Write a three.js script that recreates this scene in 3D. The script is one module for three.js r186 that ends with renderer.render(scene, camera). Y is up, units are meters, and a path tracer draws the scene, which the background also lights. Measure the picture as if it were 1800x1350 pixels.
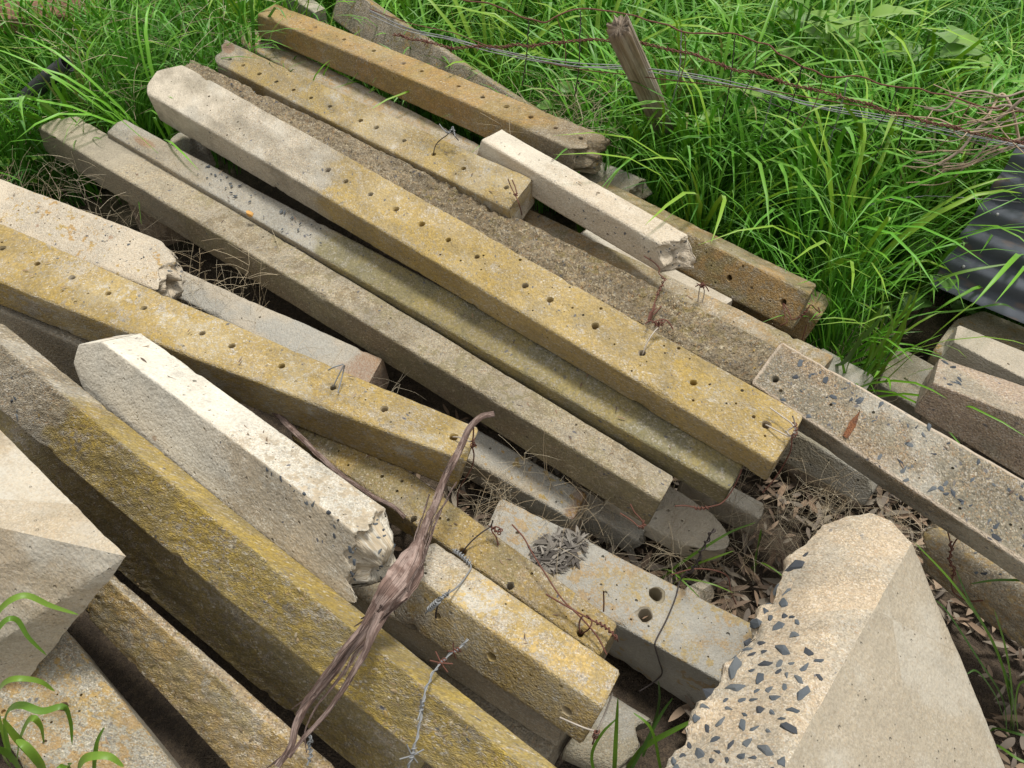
import * as THREE from 'three';
import { ImprovedNoise } from 'three/addons/math/ImprovedNoise.js';
import { ConvexGeometry } from 'three/addons/geometries/ConvexGeometry.js';
import { TessellateModifier } from 'three/addons/modifiers/TessellateModifier.js';
import { mergeGeometries, mergeVertices, toCreasedNormals } from 'three/addons/utils/BufferGeometryUtils.js';
import { Brush, Evaluator, SUBTRACTION } from 'three-bvh-csg';

// ---------------------------------------------------------------- camera, sky, sun, exposure
const scene = new THREE.Scene();
const camera = new THREE.PerspectiveCamera(53, 4 / 3, 0.02, 400);
camera.position.set(0, 1.6, 0);
camera.rotation.set(THREE.MathUtils.degToRad(-47), 0, 0);

const SUN = new THREE.Vector3(0.13, 1.0, -0.38).normalize();
{ // bright hazy sky with thin cloud, lighter around the sun
  const W = 256, H = 128, d = new Float32Array(W * H * 4), n = new ImprovedNoise(), v = new THREE.Vector3();
  for (let j = 0; j < H; j++) for (let i = 0; i < W; i++) {
    const th = Math.PI * (j + 0.5) / H - Math.PI / 2, ph = 2 * Math.PI * (i + 0.5) / W - Math.PI;
    v.set(Math.cos(th) * Math.sin(ph), Math.sin(th), -Math.cos(th) * Math.cos(ph));
    const up = Math.max(v.y, 0), c = 0.5 + 0.5 * n.noise(v.x * 3, v.y * 5, v.z * 3) + 0.25 * n.noise(v.x * 7, v.y * 9, v.z * 7);
    const cloud = THREE.MathUtils.clamp(c * 1.1 + 0.1, 0, 1);
    const blue = [0.48 + 0.16 * (1 - up), 0.52 + 0.12 * (1 - up), 0.59 + 0.04 * (1 - up)], k = (j * W + i) * 4;
    const white = [0.67, 0.65, 0.62], glow = 1 + 1.1 * Math.exp(-Math.pow(v.angleTo(SUN) / 0.7, 2));
    for (let q = 0; q < 3; q++) d[k + q] = (v.y > 0 ? 1 : 0.35) * 0.64 * glow * (blue[q] * (1 - cloud * 0.85) + white[q] * cloud * 0.85);
    d[k + 3] = 1;
  }
  const sky = new THREE.DataTexture(d, W, H, THREE.RGBAFormat, THREE.FloatType);
  sky.mapping = THREE.EquirectangularReflectionMapping; sky.magFilter = THREE.LinearFilter; sky.needsUpdate = true;
  scene.background = sky; scene.environment = sky;
}
const sun = new THREE.DirectionalLight(new THREE.Color().setRGB(1.0, 0.97, 0.92), 2.2);
sun.position.copy(SUN).multiplyScalar(12); sun.target.position.set(0, 0, -1.5);
sun.castShadow = true; sun.shadow.radius = 22; sun.shadow.mapSize.set(4096, 4096);
Object.assign(sun.shadow.camera, { left: -5, right: 5, top: 5, bottom: -5, near: 1, far: 30 });
scene.add(sun, sun.target);
const renderer = new THREE.WebGLRenderer({ antialias: true });
renderer.shadowMap.enabled = true;
renderer.toneMapping = THREE.LinearToneMapping;
renderer.toneMappingExposure = 1.69;

// ---------------------------------------------------------------- helpers
const V = (a) => new THREE.Vector3(a[0], a[1], a[2]);
const clamp = THREE.MathUtils.clamp, lerp = THREE.MathUtils.lerp;
const smooth = (a, b, x) => { const t = clamp((x - a) / (b - a), 0, 1); return t * t * (3 - 2 * t); };
function rng(seed) { let a = seed >>> 0; return () => { a = (a + 0x6D2B79F5) | 0; let t = Math.imul(a ^ (a >>> 15), 1 | a); t = (t + Math.imul(t ^ (t >>> 7), 61 | t)) ^ t; return ((t ^ (t >>> 14)) >>> 0) / 4294967296; }; }
const lat = new Float32Array(65536); { const r = rng(77); for (let i = 0; i < 65536; i++) lat[i] = r(); }
function vn(x, y) { // smooth value noise 0..1
  const xi = Math.floor(x), yi = Math.floor(y); let fx = x - xi, fy = y - yi; fx = fx * fx * (3 - 2 * fx); fy = fy * fy * (3 - 2 * fy);
  const x0 = xi & 255, x1 = (xi + 1) & 255, y0 = (yi & 255) << 8, y1 = ((yi + 1) & 255) << 8;
  const a = lat[x0 | y0], b = lat[x1 | y0], c = lat[x0 | y1], d = lat[x1 | y1];
  return a + (b - a) * fx + (c - a) * fy + (a - b - c + d) * fx * fy;
}
const fbm = (x, y) => 0.5 * vn(x, y) + 0.27 * vn(x * 2.03 + 17, y * 2.03 + 5) + 0.15 * vn(x * 4.1 + 31, y * 4.1 + 11) + 0.08 * vn(x * 8.3, y * 8.3 + 71);
const PN = new ImprovedNoise(), pn = (x, y, z) => PN.noise(x, y, z);
const names = {};
function numbered(n) { const k = names[n] = (names[n] ?? -1) + 1; return k ? `${n}_${String(k).padStart(3, '0')}` : n; }
const shade = (o) => o.traverse((m) => { if (m.isMesh) { m.castShadow = true; m.receiveShadow = true; } });
function put(o, name, label, category, group, kind) { // a top-level object
  o.name = numbered(name); if (label) o.userData.label = label; if (category) o.userData.category = category;
  if (group) o.userData.group = group; if (kind) o.userData.kind = kind;
  scene.add(o); shade(o); return o;
}
function part(name, geo, mat, parent) { const m = new THREE.Mesh(geo, mat); m.name = name; parent.add(m); return m; }
const lin = (r, g, b) => new THREE.Color().setRGB(r, g, b);
const std = (c, roughness = 0.9, x = {}) => new THREE.MeshStandardMaterial({ color: lin(...c), roughness, ...x });
const s8 = new Uint8Array(4097); for (let i = 0; i <= 4096; i++) { const v = i / 4096; s8[i] = Math.round(255 * (v <= 0.0031308 ? 12.92 * v : 1.055 * Math.pow(v, 1 / 2.4) - 0.055)); }
const enc = (v) => s8[clamp(Math.round(v * 4096), 0, 4096)];
function colourTex(W, H, fn) {
  const d = new Uint8Array(W * H * 4), o = [0, 0, 0];
  for (let j = 0, k = 0; j < H; j++) for (let i = 0; i < W; i++, k += 4) { fn(i, j, o); d[k] = enc(o[0]); d[k + 1] = enc(o[1]); d[k + 2] = enc(o[2]); d[k + 3] = 255; }
  const t = new THREE.DataTexture(d, W, H); t.colorSpace = THREE.SRGBColorSpace; t.magFilter = THREE.LinearFilter; t.minFilter = THREE.LinearMipmapLinearFilter; t.generateMipmaps = true;
  t.wrapS = t.wrapT = THREE.RepeatWrapping; t.needsUpdate = true; return t;
}
function greyTex(W, H, fn) {
  const d = new Uint8Array(W * H * 4);
  for (let j = 0, k = 0; j < H; j++) for (let i = 0; i < W; i++, k += 4) { d[k] = d[k + 1] = d[k + 2] = clamp(Math.round(fn(i, j) * 255), 0, 255); d[k + 3] = 255; }
  const t = new THREE.DataTexture(d, W, H); t.magFilter = THREE.LinearFilter; t.wrapS = t.wrapT = THREE.RepeatWrapping; t.needsUpdate = true; return t;
}
// tileable relief: 512 px = 0.36 m
const tile = (x, y, f) => vn(((x * f) % 256 + 256) % 256, ((y * f) % 256 + 256) % 256);
const sandRelief = greyTex(512, 512, (i, j) => { const a = i / 2, b = j / 2; return 0.5 + 0.5 * (tile(a, b, 0.5) - 0.5) + 0.3 * (tile(a + 9, b, 1) - 0.5) + 0.2 * (lat[(i & 255) | ((j & 255) << 8)] - 0.5) + 0.25 * (vn(a * 0.25, b * 0.25) - 0.5); });
const pebbleRelief = greyTex(512, 512, (i, j) => { const a = i / 2, b = j / 2, n = tile(a, b, 0.5), m = tile(a + 40, b, 0.25); return clamp(0.15 + 0.55 * Math.abs(n - 0.5) * 2 + 0.3 * m + 0.25 * (lat[(i & 255) | ((j & 255) << 8)] - 0.5), 0, 1); });

const pits = []; { const r = rng(404); for (let k = 0; k < 70; k++) pits.push([r() * 512, r() * 512, 1.2 + 3.2 * r() ** 2.5]); }
const pitRelief = greyTex(512, 512, (i, j) => { const a = i / 2, b = j / 2; let h = 0.72 + 0.12 * (tile(a, b, 0.5) - 0.5) + 0.16 * (vn(a * 0.25, b * 0.25) - 0.5) + 0.06 * (lat[(i & 255) | ((j & 255) << 8)] - 0.5); for (const p of pits) { const dx = Math.abs(i - p[0]), dy = Math.abs(j - p[1]), d = Math.hypot(Math.min(dx, 512 - dx), Math.min(dy, 512 - dy)); if (d < p[2]) h -= 0.7 * (1 - (d / p[2]) ** 3); } return h; });
// ---------------------------------------------------------------- measured positions (metres): six corners per post, front arris first
const POST = {
  P1: {p:[[-1.16,0.46,-2.32],[-1.13,0.49,-2.507],[-1.16,0.351,-2.345],[0.502,0.42,-0.892],[0.58,0.443,-0.994],[0.508,0.34,-0.906]],holes:[[0,0.802,0.0781],[0,0.88,0.075],[0,0.975,0.077],[0,1.072,0.0762],[0,1.166,0.0753],[0,1.261,0.0733],[0,1.357,0.0723],[0,1.511,0.069],[0,1.585,0.0689],[0,1.714,0.0674],[0,1.839,0.0675],[0,1.967,0.0676],[0,2.135,0.0661]]},
  P13: {p:[[-1.306,0.34,-2.284],[-1.284,0.348,-2.368],[-1.345,0.241,-2.329],[0.433,0.335,-0.89],[0.5,0.348,-0.991],[0.434,0.266,-0.899]],holes:[]},
  P14: {p:[[-1.569,0.32,-2.358],[-1.495,0.32,-2.457],[-1.599,0.21,-2.381],[0.301,0.3,-0.887],[0.339,0.3,-0.951],[0.288,0.189,-0.897]],holes:[[1,1.063,0.0789],[1,1.962,0.207],[1,1.16,0.0101]]},
  P2: {p:[[-1.164,0.4,-2.565],[-1.11,0.408,-2.657],[-1.161,0.3,-2.572],[0.6,0.355,-1.094],[0.688,0.365,-1.204],[0.603,0.255,-1.101]],holes:[]},
  P3: {p:[[-1.054,0.4,-2.674],[-1.044,0.415,-2.818],[-1.045,0.316,-2.682],[-0.008,0.42,-1.735],[0.058,0.438,-1.857],[0.001,0.336,-1.743]],holes:[[0,0.057,0.0388],[0,0.131,0.0418],[0,0.225,0.0413],[0,0.316,0.0451],[0,0.408,0.0467],[0,0.497,0.0493],[0,0.59,0.0518],[0,0.737,0.0547],[0,0.81,0.056],[0,0.933,0.0578],[0,1.057,0.0605],[0,1.179,0.0601],[0,1.338,0.0647]]},
  P4: {p:[[-0.952,0.44,-2.972],[-0.907,0.44,-3.075],[-0.976,0.349,-2.993],[0.195,0.44,-1.988],[0.305,0.44,-2.06],[0.195,0.345,-1.988]],holes:[[0,0.264,0.0588],[0,0.425,0.057],[0,0.573,0.0626],[0,0.72,0.062],[0,0.808,0.0603],[0,0.973,0.064],[0,1.08,0.0601],[0,1.178,0.0618],[0,1.276,0.0619],[0,1.372,0.0631],[0,1.465,0.0643],[0,1.538,0.0635]]},
  P36: {p:[[-1.113,0.33,-3.056],[-1.078,0.33,-3.164],[-1.113,0.23,-3.056],[-0.138,0.33,-2.071],[-0.072,0.33,-2.197],[-0.138,0.23,-2.071]],holes:[]},
  P5: {p:[[-0.672,0.46,-3.227],[-0.632,0.43,-3.26],[-0.73,0.339,-3.186],[0.063,0.42,-2.295],[0.103,0.39,-2.327],[0.005,0.299,-2.254]],holes:[]},
  P5b: {p:[[-1.016,0.36,-3.471],[-0.987,0.36,-3.569],[-1.016,0.26,-3.471],[-0.792,0.36,-3.189],[-0.754,0.36,-3.234],[-0.792,0.26,-3.189]],holes:[]},
  P6: {p:[[-0.093,0.46,-2.031],[-0.047,0.452,-2.124],[-0.113,0.373,-2.045],[0.364,0.48,-1.496],[0.445,0.475,-1.535],[0.38,0.401,-1.469]],holes:[]},
  P8: {p:[[0.227,0.38,-1.915],[0.27,0.341,-2.006],[0.198,0.273,-1.883],[0.727,0.38,-1.441],[0.774,0.345,-1.515],[0.7,0.281,-1.411]],holes:[[1,0.485,0.0593],[1,0.639,0.052],[1,0.373,0.0651]]},
  P8b: {p:[[0.29,0.27,-1.964],[0.346,0.246,-2.067],[0.276,0.172,-1.949],[0.797,0.27,-1.478],[0.862,0.244,-1.584],[0.774,0.176,-1.473]],holes:[]},
  P8c: {p:[[-0.074,0.32,-2.31],[-0.019,0.32,-2.395],[-0.074,0.23,-2.31],[0.366,0.32,-1.928],[0.436,0.32,-2.018],[0.366,0.23,-1.928]],holes:[]},
  P9: {p:[[-0.016,0.315,-1.822],[0.041,0.321,-1.894],[-0.014,0.225,-1.829],[0.699,0.285,-1.232],[0.777,0.293,-1.313],[0.7,0.195,-1.238]],holes:[]},
  P9b: {p:[[0.175,0.31,-1.767],[0.226,0.31,-1.821],[0.173,0.23,-1.768],[0.516,0.3,-1.466],[0.571,0.3,-1.511],[0.515,0.22,-1.468]],holes:[]},
  P7: {p:[[0.49,0.44,-1.085],[0.562,0.487,-1.163],[0.519,0.358,-1.108],[0.964,0.45,-0.538],[1.025,0.506,-0.66],[0.992,0.368,-0.561]],holes:[[0,0.035,0.0363]]},
  P10: {p:[[1.092,0.28,-1.375],[1.134,0.272,-1.446],[1.083,0.216,-1.375],[1.348,0.28,-1.109],[1.439,0.265,-1.225],[1.341,0.181,-1.102]],holes:[]},
  P11: {p:[[0.944,0.34,-1.18],[1.016,0.306,-1.295],[0.926,0.256,-1.167],[1.246,0.34,-0.982],[1.365,0.299,-1.102],[1.265,0.174,-0.92]],holes:[]},
  P10b: {p:[[1.141,0.14,-1.494],[1.317,0.14,-1.686],[1.141,0.06,-1.494],[1.359,0.14,-1.273],[1.563,0.14,-1.477],[1.359,0.06,-1.273]],holes:[]},
  P12: {p:[[0.979,0.1,-1.405],[1.074,0.1,-1.551],[0.979,0.02,-1.405],[1.062,0.1,-1.299],[1.172,0.1,-1.451],[1.062,0.02,-1.299]],holes:[]},
  P12a: {p:[[0.772,0.17,-1.384],[0.825,0.17,-1.472],[0.766,0.08,-1.387],[0.891,0.16,-1.309],[0.938,0.16,-1.373],[0.886,0.07,-1.313]],holes:[]},
  P15: {p:[[-1.895,0.4,-1.957],[-1.87,0.427,-2.116],[-1.888,0.311,-1.971],[-0.838,0.4,-1.417],[-0.801,0.424,-1.552],[-0.831,0.311,-1.431]],holes:[]},
  P16: {p:[[-1.361,0.44,-1.486],[-1.33,0.441,-1.658],[-1.427,0.345,-1.516],[-0.089,0.4,-0.912],[-0.066,0.4,-1.0],[-0.115,0.286,-0.924]],holes:[[0,0.07,0.0939],[0,0.19,0.0885],[0,0.305,0.0855],[0,0.421,0.0801],[0,0.531,0.0763],[0,0.704,0.0683],[0,0.788,0.0648],[0,0.923,0.0607],[0,1.057,0.055],[0,1.184,0.0497],[0,1.346,0.0442]]},
  P17: {p:[[-0.998,0.22,-1.666],[-0.97,0.231,-1.741],[-0.991,0.121,-1.678],[-0.359,0.22,-1.259],[-0.323,0.235,-1.364],[-0.351,0.121,-1.27]],holes:[]},
  P28: {p:[[-0.149,0.15,-1.139],[-0.118,0.159,-1.22],[-0.143,0.051,-1.147],[0.134,0.15,-0.94],[0.171,0.158,-1.01],[0.14,0.051,-0.948]],holes:[]},
  P35: {p:[[-1.458,0.33,-1.533],[-1.42,0.314,-1.613],[-1.553,0.169,-1.547],[-0.855,0.3,-1.236],[-0.816,0.284,-1.316],[-0.929,0.153,-1.243]],holes:[]},
  P18: {p:[[-0.901,0.5,-1.189],[-0.856,0.46,-1.258],[-1.004,0.325,-1.163],[-0.229,0.52,-0.657],[-0.182,0.481,-0.722],[-0.247,0.396,-0.594]],holes:[]},
  P19: {p:[[-1.249,0.42,-1.317],[-1.173,0.39,-1.318],[-1.384,0.283,-1.309],[0.079,0.42,-0.305],[0.137,0.397,-0.305],[0.017,0.323,-0.274]],holes:[]},
  P20: {p:[[-1.264,0.24,-1.24],[-1.222,0.205,-1.299],[-1.402,0.059,-1.231],[-0.133,0.24,-0.421],[-0.09,0.205,-0.479],[-0.212,0.096,-0.392]],holes:[]},
  P21: {p:[[-0.925,0.27,-0.842],[-0.927,0.261,-0.859],[-1.021,0.185,-0.839],[-0.274,0.25,-0.366],[-0.253,0.232,-0.382],[-0.377,0.123,-0.333]],holes:[]},
  P23: {p:[[-0.988,0.22,-0.562],[-0.852,0.22,-0.66],[-0.988,0.09,-0.562],[-0.743,0.22,-0.34],[-0.537,0.22,-0.39],[-0.743,0.09,-0.34]],holes:[[0,0.182,0.0939]]},
  P24: {p:[[-0.206,0.42,-0.684],[-0.139,0.387,-0.744],[-0.215,0.301,-0.638],[0.141,0.4,-0.441],[0.178,0.372,-0.512],[0.111,0.301,-0.417]],holes:[[1,0.226,0.0568],[1,0.375,0.0559],[1,0.11,0.0518]]},
  P25: {p:[[-0.486,0.29,-1.068],[-0.436,0.297,-1.15],[-0.484,0.2,-1.075],[0.156,0.27,-0.578],[0.194,0.275,-0.639],[0.159,0.18,-0.584]],holes:[[0,0.357,0.007],[0,0.482,0.011],[0,0.599,0.0107],[0,0.756,0.0146]]},
  P26: {p:[[-0.073,0.16,-0.87],[-0.026,0.16,-0.996],[-0.073,0.03,-0.87],[0.497,0.16,-0.512],[0.591,0.16,-0.628],[0.502,-0.016,-0.508]],holes:[[0,0.37,0.1009],[0,0.371,0.0475]]},
  P27: {p:[[0.091,0.07,-0.483],[0.197,0.07,-0.599],[0.091,0.0,-0.483],[0.204,0.07,-0.439],[0.281,0.07,-0.544],[0.204,0.0,-0.439]],holes:[]},
  P29: {p:[[0.21,0.12,-1.013],[0.297,0.134,-1.109],[0.213,0.06,-1.018],[0.445,0.12,-0.851],[0.505,0.13,-0.93],[0.448,0.06,-0.856]],holes:[]},
  P30: {p:[[0.406,0.11,-1.088],[0.438,0.11,-1.122],[0.396,0.001,-1.095],[0.569,0.1,-0.975],[0.597,0.1,-1.014],[0.566,0.027,-0.977]],holes:[]},
  P31: {p:[[0.604,0.17,-1.257],[0.666,0.136,-1.328],[0.591,0.07,-1.22],[0.843,0.15,-1.039],[0.905,0.116,-1.11],[0.825,0.08,-1.021]],holes:[]},
  P37: {p:[[0.113,0.1,-1.035],[0.142,0.1,-1.083],[0.11,0.01,-1.037],[0.288,0.09,-0.923],[0.315,0.09,-0.963],[0.289,0.009,-0.923]],holes:[]},
  P33: {p:[[0.809,0.25,-0.831],[0.854,0.261,-0.881],[0.846,0.16,-0.815],[1.057,0.28,-0.563],[1.123,0.296,-0.629],[1.127,0.095,-0.537]],holes:[]},
  S2: {p:[[-0.36,0.27,-0.74],[-0.307,0.27,-0.825],[-0.363,0.15,-0.742],[0.085,0.255,-0.465],[0.138,0.255,-0.55],[0.082,0.135,-0.467]],holes:[]},
  S3: {p:[[-0.4,0.14,-0.72],[-0.332,0.14,-0.831],[-0.401,0.005,-0.721],[0.06,0.135,-0.44],[0.128,0.135,-0.551],[0.059,0.0,-0.441]],holes:[]}
};
const PATH = {
  strandA: [[[-0.434,0.75,-2.401],[-0.293,0.75,-2.323],[-0.128,0.75,-2.273],[-0.048,0.75,-2.233],[0.043,0.73,-2.194],[0.094,0.73,-2.167],[0.136,0.75,-2.182],[0.183,0.75,-2.201],[0.256,0.75,-2.201],[0.312,0.75,-2.182],[0.396,0.75,-2.11],[0.474,0.75,-2.056],[0.576,0.75,-2.045],[0.658,0.74,-1.999],[0.728,0.72,-1.945],[0.794,0.7,-1.917],[0.878,0.7,-1.908],[0.963,0.68,-1.897],[1.036,0.68,-1.881],[1.132,0.66,-1.873],[1.235,0.64,-1.855],[1.301,0.64,-1.84],[1.42,0.63,-1.778]]],
  strandB: [[[-0.335,0.69,-2.189],[-0.252,0.69,-2.145],[-0.155,0.69,-2.105],[0.015,0.7,-2.092],[0.174,0.71,-2.098],[0.257,0.71,-2.105],[0.322,0.71,-2.094],[0.404,0.71,-2.052],[0.485,0.705,-2.018],[0.554,0.695,-1.977],[0.637,0.69,-1.945],[0.719,0.68,-1.909],[0.81,0.67,-1.874],[0.895,0.66,-1.843],[0.988,0.64,-1.825],[1.08,0.63,-1.792],[1.269,0.61,-1.737],[1.387,0.6,-1.682]]],
  strandC: [[[-0.428,0.67,-2.4],[-0.303,0.65,-2.326],[-0.167,0.64,-2.278],[-0.054,0.63,-2.225],[0.159,0.63,-2.126],[0.312,0.63,-2.101],[0.453,0.63,-2.063],[0.574,0.63,-2.016],[0.693,0.62,-1.984],[0.78,0.61,-1.956],[1.003,0.6,-1.886],[1.176,0.585,-1.829],[1.302,0.58,-1.778],[1.428,0.566,-1.726]]],
  strandD: [[[0.673,0.59,-2.022],[0.787,0.551,-2.0],[0.916,0.508,-1.992],[1.105,0.422,-1.996],[1.248,0.336,-1.992],[1.377,0.308,-1.947],[1.452,0.336,-1.847],[1.554,0.336,-1.792]]],
  strandE: [[[0.9,0.308,-2.05],[1.029,0.293,-2.004],[1.175,0.25,-1.984],[1.282,0.222,-1.96],[1.336,0.279,-1.818],[1.382,0.336,-1.693],[1.48,0.336,-1.643]]],
  strandF: [[[0.975,0.365,-1.824],[1.034,0.394,-1.817],[1.122,0.408,-1.815],[1.198,0.451,-1.741],[1.284,0.451,-1.731],[1.442,0.451,-1.689]]],
  stay: [[[0.188,0.75,-2.193],[0.189,0.63,-2.136],[0.186,0.508,-2.185]],[[0.449,0.75,-2.081],[0.458,0.63,-2.063],[0.46,0.508,-2.116]],[[0.582,0.75,-2.035],[0.596,0.62,-2.037],[0.6,0.508,-2.049]],[[0.738,0.72,-1.928],[0.753,0.615,-1.965],[0.764,0.508,-2.001]],[[0.849,0.7,-1.892],[0.872,0.605,-1.929],[0.902,0.451,-1.994]],[[1.003,0.6,-1.886],[1.0,0.48,-1.899],[1.037,0.293,-1.974]],[[0.992,0.64,-1.817],[1.084,0.451,-1.957],[1.095,0.422,-1.981]],[[0.697,0.62,-1.975],[0.714,0.48,-2.021],[0.714,0.451,-2.025]],[[1.206,0.58,-1.826],[1.236,0.451,-1.874],[1.277,0.336,-1.938]],[[0.047,0.73,-2.186],[0.041,0.63,-2.18],[0.031,0.508,-2.258]]],
  stake: [[[0.666,0.0,-2.571],[0.265,0.8,-1.972]]],
  t_P1end: [[[0.509,0.414,-0.989],[0.501,0.436,-0.975],[0.517,0.443,-0.954],[0.537,0.45,-0.934],[0.541,0.46,-0.934],[0.536,0.482,-0.944],[0.527,0.501,-0.942]],[[0.507,0.461,-0.999],[0.528,0.456,-0.98],[0.541,0.459,-0.959],[0.544,0.457,-0.946],[0.536,0.45,-0.936],[0.531,0.451,-0.947],[0.542,0.463,-0.949]],[[0.537,0.45,-0.934],[0.542,0.419,-0.928],[0.542,0.37,-0.93],[0.531,0.33,-0.922],[0.511,0.3,-0.909]]],
  t_P1P2: [[[0.283,0.42,-1.186],[0.28,0.44,-1.171],[0.288,0.461,-1.183],[0.303,0.475,-1.201],[0.314,0.478,-1.213]],[[0.285,0.481,-1.22],[0.298,0.488,-1.223],[0.31,0.483,-1.216],[0.322,0.49,-1.219],[0.317,0.479,-1.216],[0.302,0.492,-1.213],[0.326,0.491,-1.222],[0.334,0.49,-1.214],[0.343,0.48,-1.205]],[[0.292,0.487,-1.219],[0.333,0.396,-1.371],[0.349,0.389,-1.419],[0.367,0.393,-1.458],[0.371,0.403,-1.466],[0.358,0.409,-1.481],[0.361,0.415,-1.487],[0.348,0.425,-1.501],[0.324,0.431,-1.52]],[[0.331,0.386,-1.372],[0.339,0.396,-1.38],[0.33,0.394,-1.356],[0.343,0.386,-1.379],[0.319,0.393,-1.341],[0.335,0.385,-1.359],[0.358,0.378,-1.395]]],
  t_P3a: [[[-0.231,0.405,-2.035],[-0.227,0.426,-2.008],[-0.22,0.445,-2.019],[-0.204,0.462,-2.021],[-0.187,0.474,-2.022],[-0.176,0.481,-2.028],[-0.153,0.462,-2.015]],[[-0.209,0.49,-2.057],[-0.196,0.48,-2.043],[-0.179,0.481,-2.026],[-0.169,0.488,-2.039],[-0.162,0.476,-2.012]]],
  t_P3b: [[[-0.011,0.476,-1.794],[-0.003,0.456,-1.787],[0.009,0.445,-1.762],[0.018,0.438,-1.735],[0.028,0.36,-1.796]],[[0.0,0.472,-1.795],[0.009,0.457,-1.781],[0.012,0.445,-1.761],[0.006,0.447,-1.769]]],
  t_P9: [[[0.476,0.3,-1.497],[0.475,0.331,-1.505],[0.476,0.351,-1.504],[0.487,0.336,-1.504],[0.486,0.3,-1.493]],[[0.461,0.35,-1.5],[0.472,0.356,-1.502],[0.48,0.35,-1.496],[0.473,0.36,-1.501],[0.485,0.355,-1.498],[0.496,0.34,-1.494]]],
  t_P8: [[[0.685,0.318,-1.476],[0.677,0.329,-1.455],[0.68,0.313,-1.431],[0.682,0.309,-1.414],[0.67,0.294,-1.418]],[[0.678,0.332,-1.456],[0.688,0.323,-1.428],[0.69,0.319,-1.412],[0.707,0.335,-1.406],[0.718,0.359,-1.408],[0.721,0.368,-1.41],[0.755,0.33,-1.433],[0.761,0.33,-1.424],[0.755,0.34,-1.434]],[[0.731,0.3,-1.411],[0.731,0.27,-1.406],[0.73,0.24,-1.404],[0.704,0.26,-1.38],[0.673,0.28,-1.367]]],
  t_P16: [[[-0.119,0.382,-0.986],[-0.116,0.405,-0.97],[-0.099,0.416,-0.959],[-0.08,0.42,-0.946],[-0.073,0.425,-0.948],[-0.078,0.42,-0.944]],[[-0.074,0.46,-0.948],[-0.075,0.44,-0.946],[-0.077,0.42,-0.944],[-0.074,0.4,-0.95],[-0.079,0.4,-0.954],[-0.077,0.36,-0.959],[-0.082,0.33,-0.953],[-0.092,0.31,-0.946],[-0.113,0.26,-0.943],[-0.118,0.2,-0.943]]],
  t_P16s: [[[-0.382,0.395,-1.115],[-0.375,0.414,-1.101],[-0.363,0.434,-1.111],[-0.349,0.454,-1.125],[-0.353,0.439,-1.12],[-0.363,0.413,-1.082]],[[-0.385,0.44,-1.122],[-0.37,0.45,-1.121],[-0.352,0.454,-1.125]]],
  t_P25: [[[-0.098,0.259,-0.794],[-0.095,0.282,-0.785],[-0.077,0.3,-0.797],[-0.057,0.312,-0.809],[-0.042,0.318,-0.817],[-0.037,0.333,-0.821]],[[-0.046,0.318,-0.819],[-0.035,0.313,-0.815],[-0.024,0.312,-0.807],[-0.022,0.318,-0.812],[-0.033,0.318,-0.817],[-0.04,0.312,-0.813],[-0.031,0.302,-0.804],[-0.027,0.286,-0.795]]],
  t_rust: [[[0.0,0.333,-0.812],[0.022,0.332,-0.784],[0.037,0.325,-0.757],[0.063,0.313,-0.716],[0.093,0.305,-0.669],[0.123,0.303,-0.637],[0.152,0.292,-0.605],[0.167,0.28,-0.578]]],
  t_rust2: [[[0.062,0.305,-0.681],[0.088,0.305,-0.664],[0.118,0.304,-0.646],[0.143,0.302,-0.632],[0.17,0.298,-0.618],[0.184,0.293,-0.604],[0.195,0.24,-0.62]],[[0.125,0.253,-0.631],[0.123,0.275,-0.621],[0.121,0.293,-0.631],[0.128,0.309,-0.637],[0.137,0.304,-0.633],[0.133,0.309,-0.639],[0.143,0.303,-0.629],[0.138,0.293,-0.62],[0.126,0.267,-0.622]]],
  t_rod: [[[0.164,0.337,-0.669],[0.168,0.297,-0.668],[0.17,0.267,-0.666]]],
  t_P24: [[[-0.13,0.35,-0.615],[-0.13,0.371,-0.603],[-0.125,0.405,-0.604],[-0.12,0.427,-0.603]]],
  t_P24b: [[[-0.146,0.386,-0.603],[-0.129,0.427,-0.597],[-0.115,0.45,-0.597],[-0.103,0.441,-0.612],[-0.091,0.415,-0.638],[-0.079,0.4,-0.666],[-0.072,0.392,-0.689],[-0.08,0.393,-0.7],[-0.095,0.39,-0.716],[-0.107,0.384,-0.727]]],
  t_barb: [[[-0.072,0.407,-0.549],[-0.081,0.4,-0.539],[-0.096,0.405,-0.526],[-0.111,0.42,-0.503],[-0.121,0.43,-0.484],[-0.125,0.44,-0.466],[-0.13,0.44,-0.451],[-0.135,0.43,-0.43],[-0.137,0.42,-0.409],[-0.142,0.41,-0.388],[-0.148,0.4,-0.367],[-0.155,0.38,-0.35]]],
  t_P24end: [[[0.076,0.347,-0.446],[0.094,0.355,-0.435],[0.115,0.359,-0.425],[0.13,0.366,-0.418],[0.132,0.376,-0.411],[0.128,0.362,-0.414],[0.146,0.31,-0.453],[0.157,0.33,-0.473],[0.162,0.35,-0.483]],[[0.13,0.378,-0.415],[0.128,0.358,-0.412],[0.126,0.334,-0.41]]],
  t_P26: [[[0.384,0.34,-0.798],[0.376,0.32,-0.791],[0.376,0.31,-0.791],[0.368,0.29,-0.784],[0.364,0.26,-0.777],[0.358,0.22,-0.778],[0.346,0.168,-0.784],[0.331,0.166,-0.747],[0.307,0.165,-0.701],[0.28,0.166,-0.657],[0.277,0.164,-0.65],[0.287,0.131,-0.632],[0.298,0.085,-0.623],[0.283,0.06,-0.616],[0.258,0.04,-0.607]]],
  t_litter: [[[0.338,0.13,-0.818],[0.386,0.14,-0.826],[0.438,0.13,-0.826],[0.463,0.11,-0.823],[0.472,0.08,-0.805],[0.487,0.05,-0.791]]],
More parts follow.
